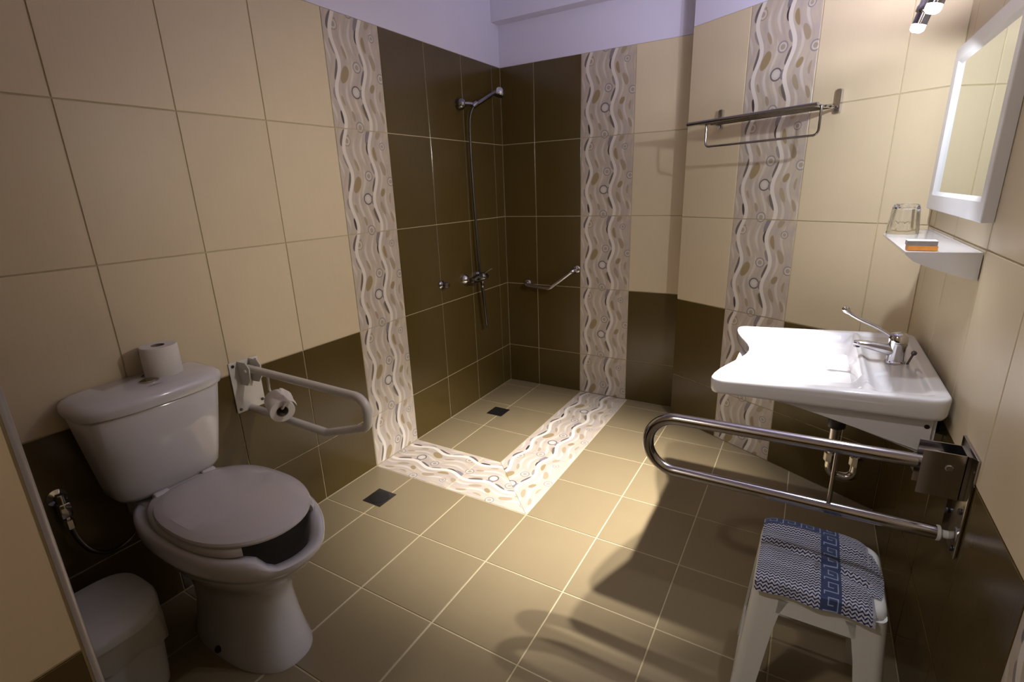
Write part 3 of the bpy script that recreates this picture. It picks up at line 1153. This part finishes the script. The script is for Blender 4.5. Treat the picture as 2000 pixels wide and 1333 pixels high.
# ------------------------------------------------------------------ towel rack on the skew wall
r_ = thing('towel_rack', 'chrome towel rack with shelf rods and hanging bar across the decor strip', 'towel rack', cpt(0.497, 0, 1.68))
for s0 in (0.218, 0.778):
    bm = new()
    P = [cpt(s0 + a, d, z) for a, z in ((-0.011, 1.652), (0.011, 1.652), (0.011, 1.740), (-0.011, 1.740)) for d in (0.0008,)]
    prism(bm, P, CN * 0.020)
    bmesh.ops.bevel(bm, geom=bm.edges[:], offset=0.003, segments=2, affect='EDGES')
    obj('wall_bracket', bm, M['chrome'], r_)
    bm = new()
    cyl(bm, cpt(s0, 0.012, 1.672), cpt(s0 + (0.010 if s0 > 0.5 else -0.010), 0.205, 1.671), 0.006, 12)
    obj('side_arm', bm, M['chrome'], r_)
for d in (0.045, 0.082, 0.119, 0.156):
    bm = new()
    cyl(bm, cpt(0.205, d, 1.671), cpt(0.795, d, 1.671), 0.0042, 10)
    obj('shelf_rod', bm, M['shaded_chrome'], r_)
bm = new()
cyl(bm, cpt(0.180, 0.205, 1.671), cpt(0.812, 0.205, 1.671), 0.0078, 14, 0.002)
obj('front_rod', bm, M['shaded_chrome'], r_)
bm = new()
tube(bm, fillet([cpt(0.262, 0.165, 1.668), cpt(0.262, 0.165, 1.563), cpt(0.802, 0.165, 1.563), cpt(0.802, 0.165, 1.668)], [0.022, 0.022], 8), 0.0048, 12)
obj('hanging_bar', bm, M['shaded_chrome'], r_)

# ------------------------------------------------------------------ mirror
m2 = thing('wall_mirror', 'rectangular mirror in a white frame above the shelf', 'mirror', (XD, -1.11, 1.535))
X0, X1 = XD - 0.026, XD - 0.001
ya, yb, za, zb = -1.492, -0.752, 1.284, 1.790
ia, ib, ja, jb = -1.444, -0.826, 1.343, 1.735
bm = new()
outer0 = [(X1, ya, za), (X1, yb, za), (X1, yb, zb), (X1, ya, zb)]
loops = [outer0, [(X0 + 0.002, y, z) for _, y, z in outer0],
         [(X0, ya + 0.002, za + 0.002), (X0, yb - 0.002, za + 0.002), (X0, yb - 0.002, zb - 0.002), (X0, ya + 0.002, zb - 0.002)],
         [(X0, ia - 0.012, ja - 0.012), (X0, ib + 0.012, ja - 0.012), (X0, ib + 0.012, jb + 0.012), (X0, ia - 0.012, jb + 0.012)],
         [(X0 + 0.010, ia, ja), (X0 + 0.010, ib, ja), (X0 + 0.010, ib, jb), (X0 + 0.010, ia, jb)]]
loft(bm, loops, True, False)
obj('mirror_frame', bm, M['frame'], m2, smooth=False)
bm = new()
box(bm, X0 + 0.0095, X0 + 0.013, ia - 0.003, ib + 0.003, ja - 0.003, jb + 0.003)
obj('mirror_pane', bm, M['mirror'], m2, smooth=False)

# ------------------------------------------------------------------ shelf with its load
sh = thing('wall_shelf', 'white curved shelf on the wall under the mirror', 'shelf', (XD, -1.15, 1.212))
bm = new()
ZT = 1.212
poly = [(2.088, -1.495), (XD - 0.002, -1.472), (XD - 0.002, -0.765), (2.084, -0.985)]
# swept profile from the front edge to the wall: thin lip in front, deep at the wall
def shp(k, yl):
    # k: 0 near end, 1 far end
    a = V((poly[0][0], poly[0][1], 0)).lerp(V((poly[3][0], poly[3][1], 0)), k)
    b = V((poly[1][0], poly[1][1], 0)).lerp(V((poly[2][0], poly[2][1], 0)), k)
    out = [(a.x, a.y, ZT), (b.x, b.y, ZT)]
    for i in range(9):
        q = i / 8
        p = b.lerp(a, q)
        dz = 0.064 * (1 - q) ** 0.55 * (1 - 0.15 * q) + 0.006
        out.append((p.x, p.y, ZT - dz))
    return out
loft(bm, [shp(k / 6, 0) for k in range(7)])
obj('shelf_body', bm, M['ceramic'], sh, 30)
# tumbler
gl = thing('glass_tumbler', 'clear fluted glass upside down on the white shelf', 'glass', (2.135, -0.965, ZT))
bm = new()
GX, GYY = 2.137, -0.965
def gr(z, r, flute, n=60):
    return [(GX + (r + flute * math.cos(12 * 2 * PI * i / n)) * math.cos(2 * PI * i / n), GYY + (r + flute * math.cos(12 * 2 * PI * i / n)) * math.sin(2 * PI * i / n), ZT + z) for i in range(n)]
loft(bm, [gr(0.012, 0.0405, 0.0), gr(0.0006, 0.0425, 0), gr(0.0006, 0.0445, 0), gr(0.012, 0.0445, 0.0), gr(0.03, 0.0425, 0.0012), gr(0.085, 0.0365, 0.0014), gr(0.094, 0.0345, 0.0005), gr(0.097, 0.031, 0),
          ], False, True)
bm2 = bm
inner = [gr(0.012, 0.0405, 0.0), gr(0.03, 0.0395, 0), gr(0.080, 0.0330, 0), gr(0.084, 0.028, 0)]
R2 = [[bm.verts.new(p) for p in r] for r in inner]
for a, b in zip(R2, R2[1:]):
    bridge(bm, a, b)
cap(bm, R2[-1])
bmesh.ops.remove_doubles(bm, verts=bm.verts[:], dist=1e-6)
obj('tumbler_body', bm, M['glass'], gl, 40)
# soap boxes
for nm, z0, mat, lab, dx in (('soap_box', 0.0006, M['box_orange'], 'small orange soap box on the shelf, lower of two', 0.0), ('soap_box', 0.0132, M['box_grey'], 'small grey soap box on top of the orange one', -0.002)):
    sb = thing(nm, lab, 'soap box', (2.125, -1.447, ZT + z0))
    bm = new()
    c = V((2.125 + dx, -1.447, ZT + z0))
    box(bm, c.x - 0.031, c.x + 0.031, c.y - 0.020, c.y + 0.020, c.z, c.z + 0.0120, 0.0008, 1)
    obj('carton', bm, mat, sb, smooth=False)
    bm = new()
    box(bm, c.x - 0.0305, c.x + 0.0305, c.y - 0.0195, c.y + 0.0195, c.z + 0.0120, c.z + 0.0124)
    obj('carton_top', bm, M['box_white'], sb, smooth=False)

# ------------------------------------------------------------------ spotlight bar
sp = thing('spotlight_bar', 'chrome spotlight bar with three lit heads above the mirror', 'lamp', (XD, -1.44, 1.93))
bm = new()
box(bm, XD - 0.022, XD - 0.0008, -1.76, -1.12, 1.900, 1.940, 0.004, 2)
obj('wall_bar', bm, M['chrome'], sp)
for i, (p, aim) in enumerate(SPOTS):
    a = V(aim).normalized()
    p = V(p)
    bm = new()
    tube(bm, spline([(XD - 0.015, p.y + 0.02, 1.918), (XD - 0.07, p.y + 0.015, 1.915), p - a * 0.085 + V((0.028, 0, 0.0))], 6), 0.006, 12)
    arm = obj('lamp_arm', bm, M['chrome'], sp, 50)
    bm = new()
    lathe(bm, p, -a, [(0.0165, 0.0), (0.0172, 0.0), (0.0172, 0.026), (0.0222, 0.029), (0.0222, 0.040), (0.0200, 0.043), (0.0200, 0.100), (0.0170, 0.105), (0.002, 0.106)], 28, capped=False)
    hd_ = obj('lamp_head', bm, M['steel'], sp, 40)
    bm = new()
    lathe(bm, p, a, [(0.0160, -0.004), (0.0168, 0.006), (0.0160, 0.013), (0.0110, 0.0175), (0.0001, 0.0190)], 28, capped=False)
    obj('bulb_face', bm, M['bulb'], as_parent(hd_))

# ------------------------------------------------------------------ washbasin
w_ = thing('washbasin', 'white wide accessible washbasin with concave front on the right wall', 'basin', (XD, -1.2525, 0.83))
BN, BF = -1.580, -0.925          # near and far edge
BFX, BBX = 1.664, 2.226          # front and back
BMY = (BN + BF) / 2


def zr(x):
    return 0.830 + 0.030 * (x - BFX) / (BBX - BFX)


# outline: rounded back corners, rounded front corners, concave front
ctl = []
for k in range(15):
    q = -1 + 2 * k / 14
    ctl.append((BFX + 0.074 * (0.5 + 0.5 * math.cos(PI * q)) ** 1.1, BMY + q * (BF - BMY) * 0.985, 0))
ctl[0] = (BFX, BN, 0)
ctl[-1] = (BFX, BF, 0)
body_pts = [V((2.0, BN, 0))] + [V(p) for p in ctl] + [V((2.0, BF, 0)), V((BBX, BF, 0)), V((BBX, BN, 0)), V((2.0, BN, 0))]
radii = [0.040] + [0.05] * (len(ctl) - 2) + [0.034] + [0.01, 0.038, 0.038]
o_l = fillet(body_pts, radii, 8)
# resample evenly
segl = [0]
for p, q in zip(o_l, o_l[1:]):
    segl.append(segl[-1] + (q - p).length)
NO = 220
OUT = []
ji = 0
for k in range(NO):
    s0 = segl[-1] * k / NO
    while segl[ji + 1] < s0:
        ji += 1
    f = (s0 - segl[ji]) / max(1e-9, segl[ji + 1] - segl[ji])
    OUT.append(o_l[ji].lerp(o_l[ji + 1], f))
NRM = []
for k in range(NO):
    d = (OUT[(k + 1) % NO] - OUT[k - 1]).normalized()
    NRM.append(V((d.y, -d.x, 0)))
if sum(NRM[k].dot(OUT[k] - V((1.98, BMY, 0))) for k in range(NO)) < 0:
    NRM = [-q for q in NRM]


def front_x(y):
    q = max(-1, min(1, (y - BMY) / (BF - BMY)))
    return BFX + 0.074 * (0.5 + 0.5 * math.cos(PI * q)) ** 1.1


def dip(y, x):
    yy = (y - BMY) / (BF - BMY)
    fx = front_x(y)
    side = sm(1 - abs(yy), 0.075, 0.20)
    lin = min(1, max(0, (x - fx - 0.022) / 0.20))
    f = 0.35 * sm(x - fx, 0.02, 0.22) + 0.65 * lin
    bck = 1 - sm(x, 2.020, 2.052)
    d = 0.080 * side * f * bck
    led = sm(abs(yy), 0.52, 0.57) * sm(x, 1.920, 1.936) * bck * side
    d -= 0.052 * led
    deck = sm(x, 2.060, 2.085) * (1 - sm(x, 2.180, 2.200)) * sm(1 - abs(yy), 0.06, 0.12)
    d += 0.008 * deck
    ridge = math.exp(-((x - 2.057) / 0.008) ** 2) * side
    d -= 0.006 * ridge
    return d


bm = new()
# top: fine grid clipped to the outline by snapping, joined to the outline ring
CENB = V((1.985, BMY, 0))
NRG = 60
rings = []
for k in range(NRG + 1):
    q = 1 - (k / NRG) ** 1.0
    ring = []
    for p in OUT:
        x, y = CENB.x + (p.x - CENB.x) * q, CENB.y + (p.y - CENB.y) * q
        ring.append((x, y, zr(x) - dip(y, x)))
    rings.append(ring)
rings[-1] = [(p[0] * 0.01 + CENB.x * 0.99 if False else CENB.x + (o.x - CENB.x) * 0.004, CENB.y + (o.y - CENB.y) * 0.004, zr(CENB.x) - dip(CENB.y, CENB.x)) for p, o in zip(rings[-1], OUT)]
low = []
for off, dz in ((-0.03, 0.052), (-0.008, 0.050), (0.001, 0.046), (0.005, 0.036), (0.0065, 0.012), (0.0055, 0.005), (0.003, 0.0012)):
    low.append([(p.x + n_.x * off, p.y + n_.y * off, zr(p.x) - dz - (0.014 * max(0, (p.x - BFX) / (BBX - BFX)) if dz > 0.02 else 0)) for p, n_ in zip(OUT, NRM)])
loft(bm, low + rings)
bsin = obj('basin_rim', bm, M['ceramic'], w_, 50)
bm = new()
# underside body: flat cheeks, shallow in front and deep at the wall
body = [(1.80, 0.792), (2.216, 0.806), (2.216, 0.690), (2.190, 0.686), (1.96, 0.752), (1.80, 0.775)]
prism(bm, [(x, BN + 0.035, z) for x, z in body], (0, BF - BN - 0.070, 0))
bmesh.ops.bevel(bm, geom=[e for e in bm.edges if abs(e.verts[0].co.y - e.verts[1].co.y) < 1e-6], offset=0.010, segments=3, affect='EDGES')
obj('basin_body', bm, M['ceramic'], w_, 40)
bm = new()
cyl(bm, (2.195, BN + 0.034, 0.768), (2.195, BN + 0.0325, 0.768), 0.006, 14)
obj('fixing_hole', bm, M['black'], w_)
for y0 in (-1.42, -1.15):
    bm = new()
    box(bm, 2.216, XD - 0.0008, y0, y0 + 0.06, 0.70, 0.79, 0.002)
    obj('wall_bracket', bm, M['dark_steel'], w_)
bm = new()
ZB = 0.850 - 0.084
lathe(bm, (1.955, -1.2525, zr(1.955) - 0.0815), (0, 0, 1), [(0.030, -0.001), (0.031, 0.001), (0.026, 0.003), (0.014, 0.002), (0.0, 0.0035)], 28)
obj('plug', bm, M['chrome'], w_)

# tap
tb = V((2.142, -1.262, zr(2.142) - 0.0072))
ta = thing('basin_tap', 'chrome long-lever mixer tap on the washbasin', 'tap', tb)
bm = new()
lathe(bm, tb, (0, 0, 1), [(0.027, 0.0), (0.027, 0.005), (0.0235, 0.008), (0.0225, 0.050), (0.0245, 0.058), (0.0245, 0.064)], 30)
obj('tap_body', bm, M['chrome'], ta, 40)
bm = new()
SPN = 12
rg = []
for k in range(SPN + 1):
    q = k / SPN
    c = tb + V((-0.008 - 0.104 * q, 0.004 * q, 0.036 + 0.022 * q - 0.008 * q * q))
    wy, wz = 0.0205 - 0.0065 * q, 0.0205 - 0.0125 * q
    if k == SPN:
        wy *= 0.75; wz *= 0.75
    rg.append([(c.x, c.y + wy * math.cos(2 * PI * i / 16), c.z + wz * math.sin(2 * PI * i / 16)) for i in range(16)])
loft(bm, rg)
obj('spout', bm, M['chrome'], ta, 50)
bm = new()
cyl(bm, tb + V((-0.102, 0.004, 0.046)), tb + V((-0.102, 0.004, 0.037)), 0.0092, 16)
obj('aerator', bm, M['dark_steel'], ta)
bm = new()
lathe(bm, tb + V((0, 0, 0.066)), (-0.10, 0, 1), [(0.0245, 0.0), (0.0245, 0.016), (0.020, 0.026), (0.006, 0.030)], 30)
lh = obj('lever_hub', bm, M['chrome'], ta, 50)
bm = new()
lp = spline([tb + V((-0.018, 0, 0.066)), tb + V((-0.024, 0.0, 0.084)), tb + V((-0.060, 0.002, 0.106)), tb + V((-0.105, 0.004, 0.126)), tb + V((-0.138, 0.006, 0.145)), tb + V((-0.150, 0.006, 0.162))], 6)
tube(bm, lp, [0.0055 if i < len(lp) - 8 else 0.0055 + 0.0050 * math.sin(PI * (i - len(lp) + 8) / 8.0) for i in range(len(lp))], 12)
obj('long_lever', bm, M['chrome'], ta, 60)
bm = new()
cyl(bm, tb + V((0.030, -0.008, 0.0)), tb + V((0.040, -0.010, 0.034)), 0.0030, 8)
lathe(bm, tb + V((0.040, -0.010, 0.032)), (0.2, 0, 1), [(0.004, 0), (0.007, 0.003), (0.007, 0.010), (0.003, 0.013)], 12)
obj('waste_pull_rod', bm, M['dark_steel'], ta, 50)

# trap
tr_ = thing('waste_trap', 'chrome waste pipe and trap under the washbasin', 'pipe', (2.02, -1.2525, 0.70))
bm = new()
lathe(bm, (2.022, -1.2525, 0.595), (0, 0, 1), [(0.020, 0.0), (0.027, 0.006), (0.027, 0.040), (0.024, 0.046), (0.024, 0.170)], 24)
obj('waste_nut', bm, M['dark_steel'], tr_, 30)
bm = new()
tube(bm, fillet([(2.022, -1.2525, 0.60), (2.022, -1.2525, 0.425), (2.095, -1.2525, 0.415), (2.095, -1.2525, 0.520), (2.170, -1.2525, 0.530), (XD - 0.001, -1.2525, 0.530)], [0.032, 0.032, 0.028, 0.02], 8), 0.016, 16)
obj('trap_pipe', bm, M['chrome'], tr_, 60)
for px in (2.022, 2.095):
    bm = new()
    lathe(bm, (px, -1.2525, 0.470), (0, 0, 1), [(0.017, 0), (0.0215, 0.002), (0.0215, 0.030), (0.017, 0.034)], 8)
    obj('trap_nut', bm, M['chrome'], tr_, 20)
bm = new()
lathe(bm, (XD, -1.2525, 0.530), (-1, 0, 0), [(0.036, 0.0008), (0.036, 0.004), (0.020, 0.014)], 24)
obj('wall_rosette', bm, M['chrome'], tr_)

# ------------------------------------------------------------------ steel folding rail
q_ = thing('folding_grab_rail', 'polished steel fold-down grab rail in front of the washbasin', 'grab rail', (XD, -1.735, 0.70))
QY = -1.735
bm = new()
box(bm, XD - 0.0065, XD - 0.0008, QY - 0.066, QY + 0.066, 0.560, 0.812, 0.0015)
obj('wall_plate', bm, M['steel'], q_)
for yy, zz in ((QY + 0.045, 0.785), (QY - 0.046, 0.672), (QY - 0.046, 0.575), (QY + 0.044, 0.620)):
    bm = new()
    cyl(bm, (XD - 0.006, yy, zz), (XD - 0.012, yy, zz), 0.007, 12, 0.0015)
    obj('screw', bm, M['dark_steel'], q_)
bm = new()
for y0 in (QY - 0.030, QY + 0.026):
    box(bm, 2.155, XD - 0.012, y0, y0 + 0.004, 0.690, 0.800)
box(bm, XD - 0.014, XD - 0.0066, QY - 0.030, QY + 0.030, 0.690, 0.800)
obj('hinge_housing', bm, M['steel'], q_, smooth=False)
bm = new()
cyl(bm, (2.205, QY - 0.033, 0.765), (2.205, QY + 0.033, 0.765), 0.008, 16, 0.002)
obj('hinge_pin', bm, M['chrome'], q_)
bm = new()
tube(bm, fillet([(2.206, QY, 0.757), (1.522, QY, 0.744), (1.522, QY, 0.576), (2.222, QY, 0.579)], [0.0835, 0.0835], 16), 0.0165, 22)
obj('rail_tube', bm, M['steel'], q_, 60)
bm = new()
lathe(bm, (2.216, QY, 0.579), (1, 0, 0), [(0.0166, 0), (0.0185, 0.001), (0.0185, 0.006), (0.0166, 0.008)], 22)
lathe(bm, (2.223, QY, 0.579), (1, 0, 0), [(0.010, 0), (0.010, XD - 0.0066 - 2.223)], 16)
obj('end_collar', bm, M['plastic'], q_)
bm = new()
cyl(bm, (1.996, QY, 0.7535), (1.996, QY, 0.577), 0.0052, 12)
obj('strut', bm, M['steel'], q_)

# ------------------------------------------------------------------ plastic stool
st = thing('plastic_stool', 'white plastic stool with splayed legs by the right wall', 'stool', (1.992, -1.785, 0))
SX, SY = 1.992, -1.785
HX, HY = 0.140, 0.138
def rrect(hx, hy, r, z, n=6):
    out = []
    for cx, cy, a0 in ((hx - r, hy - r, 0), (-hx + r, hy - r, PI / 2), (-hx + r, -hy + r, PI), (hx - r, -hy + r, 1.5 * PI)):
        for k in range(n + 1):
            a = a0 + PI / 2 * k / n
            out.append((SX + cx + r * math.cos(a), SY + cy + r * math.sin(a), z))
    return out
bm = new()
loft(bm, [rrect(HX + 0.002, HY + 0.002, 0.045, 0.405), rrect(HX, HY, 0.045, 0.425), rrect(HX - 0.004, HY - 0.004, 0.043, 0.438), rrect(HX - 0.014, HY - 0.014, 0.036, 0.445), rrect(HX - 0.05, HY - 0.05, 0.02, 0.446)], True, True)
obj('seat', bm, M['plastic'], st, 45)


def leg_section(sx, sy, z, arm, r=0.022, th=0.006):
    k = (0.43 - z) / 0.43
    cx, cy = SX + sx * (HX - 0.002 + 0.034 * k), SY + sy * (HY - 0.002 + 0.034 * k)
    o_, i_ = [], []
    o_.append((cx - sx * arm, cy)); i_.append((cx - sx * arm, cy - sy * th))
    for q in range(7):
        a = PI / 2 * q / 6
        o_.append((cx - sx * r + sx * r * math.sin(a), cy - sy * r + sy * r * math.cos(a)))
        i_.append((cx - sx * r + sx * (r - th) * math.sin(a), cy - sy * r + sy * (r - th) * math.cos(a)))
    o_.append((cx, cy - sy * arm)); i_.append((cx - sx * th, cy - sy * arm))
    return [(x, y, z) for x, y in o_ + i_[::-1]]


for sx in (-1, 1):
    for sy in (-1, 1):
        bm = new()
        loft(bm, [leg_section(sx, sy, z, a) for z, a in ((0.0, 0.050), (0.02, 0.050), (0.30, 0.062), (0.36, 0.068), (0.395, 0.078), (0.425, 0.095))])
        obj('leg', bm, M['plastic'], st, 40)


def rail_between(z0, z1, axis, sgn, arm, th=0.006):
    bm = new()
    ks = [((0.43 - z) / 0.43) for z in (z0, z1)]
    pts = []
    for z, k in zip((z0, z1), ks):
        ex, ey = HX - 0.002 + 0.034 * k, HY - 0.002 + 0.034 * k
        if axis == 'x':
            yy = SY + sgn * ey
            pts += [(SX - ex + arm, yy, z), (SX + ex - arm, yy, z), (SX + ex - arm, yy - sgn * th, z), (SX - ex + arm, yy - sgn * th, z)]
        else:
            xx = SX + sgn * ex
            pts += [(xx, SY - ey + arm, z), (xx, SY + ey - arm, z), (xx - sgn * th, SY + ey - arm, z), (xx - sgn * th, SY - ey + arm, z)]
    loft(bm, [pts[:4], pts[4:]])
    return bm


for axis in 'xy':
    for sgn in (-1, 1):
        obj('apron', rail_between(0.362, 0.412, axis, sgn, 0.060), M['plastic'], st, 30)
        obj('stretcher', rail_between(0.095, 0.135, axis, sgn, 0.048), M['plastic'], st, 30)

# ------------------------------------------------------------------ towel on the stool
bm = new()
uvl = bm.loops.layers.uv.new('UVMap')
random.seed(3)
TX0, TX1 = 1.858, 2.100
TYN, TYF = SY - HY - 0.004, SY + HY - 0.006
NU, NVV = 50, 84
WID = 0.250
HANG = 0.028
top = TYF - TYN
LEN = HANG + top + 0.012
vv = []
for j in range(NVV + 1):
    v = LEN * j / NVV
    row = []
    for i in range(NU + 1):
        u = WID * i / NU
        x = TX0 - 0.003 + (TX1 - TX0 + 0.006) * i / NU
        hang = HANG - 0.006 * math.sin(PI * i / NU)
        if v < HANG:
            k = (HANG - v) / HANG
            y = TYN - 0.004 - 0.014 * k - 0.003 * math.sin(u * 60) * k
            z = 0.449 - hang * k
        elif v < HANG + top:
            y = TYN + (v - HANG)
            z = 0.452
        else:
            k = (v - HANG - top)
            y = TYF + 0.004
            z = 0.452 - k
        # soft roll over the near edge
        dv = v - HANG
        if 0 <= dv < 0.03:
            z -= 0.006 * (1 - dv / 0.03) ** 2
        # creases
        cr = 0.0
        if v > HANG:
            f = dv - (0.165 - 0.30 * (u - 0.03))
            cr += 0.006 * math.exp(-(f / 0.012) ** 2) - 0.004 * math.exp(-((f + 0.02) / 0.012) ** 2)
            f2 = dv - (0.235 - 0.10 * u)
            cr += 0.005 * math.exp(-(f2 / 0.016) ** 2)
            cr += 0.005 * math.exp(-(((u - 0.125) / 0.012) ** 2 + ((dv - 0.10) / 0.02) ** 2))
        z += cr + 0.0015 * math.sin(u * 37 + v * 19) + 0.0055
        # corners droop at far edge
        ex = max(0, (abs(x - 1.979) - 0.096) / 0.03)
        ef = max(0, (y - (SY + HY - 0.035)) / 0.035)
        z -= 0.010 * min(1, ex) ** 2 * (1 if v > HANG * 0.6 else 0) + 0.008 * min(1, ef) ** 2
        y += 0.010 * math.sin((u - 0.02) * 14) * max(0, dv / top) * (1 if dv > 0 else 0) - 0.045 * max(0, (i / NU - 0.72)) * max(0, dv / top)
        row.append((bm.verts.new((x, y, z)), u, v))
    vv.append(row)
for j in range(NVV):
    for i in range(NU):
        q = [vv[j][i], vv[j][i + 1], vv[j + 1][i + 1], vv[j + 1][i]]
        f = bm.faces.new([a[0] for a in q])
        for lp_, a in zip(f.loops, q):
            lp_[uvl].uv = (a[1], a[2])
bmesh.ops.solidify(bm, geom=bm.faces[:], thickness=-0.0035)
tw = thing('towel', 'folded navy and white woven towel with a key-pattern band on the stool', 'towel', (SX, SY, 0.452))
obj('top_fold', bm, M['towel'], tw, 60)
# second fold peeping out at the wall side
bm = new()
uvl = bm.loops.layers.uv.new('UVMap')
vv = []
for j in range(31):
    row = []
    for i in range(15):
        q = j / 30
        v, u = 0.05 + 0.17 * q, 0.02 + 0.075 * i / 14
        y = SY - 0.085 + 0.165 * q
        x = 2.052 + (0.066 + 0.012 * math.sin(PI * q)) * i / 14 - 0.020 * max(0, q - 0.6)
        e = max(0, x - 2.106)
        z = 0.4515 - e * 0.35 + 0.0006 * math.sin(i + j * 0.7)
        row.append((bm.verts.new((x, y, z)), u, v))
    vv.append(row)
for j in range(30):
    for i in range(14):
        q = [vv[j][i], vv[j][i + 1], vv[j + 1][i + 1], vv[j + 1][i]]
        f = bm.faces.new([a[0] for a in q])
        for lp_, a in zip(f.loops, q):
            lp_[uvl].uv = (a[1], a[2])
bmesh.ops.solidify(bm, geom=bm.faces[:], thickness=-0.003)
obj('under_fold', bm, M['towel'], tw, 60)
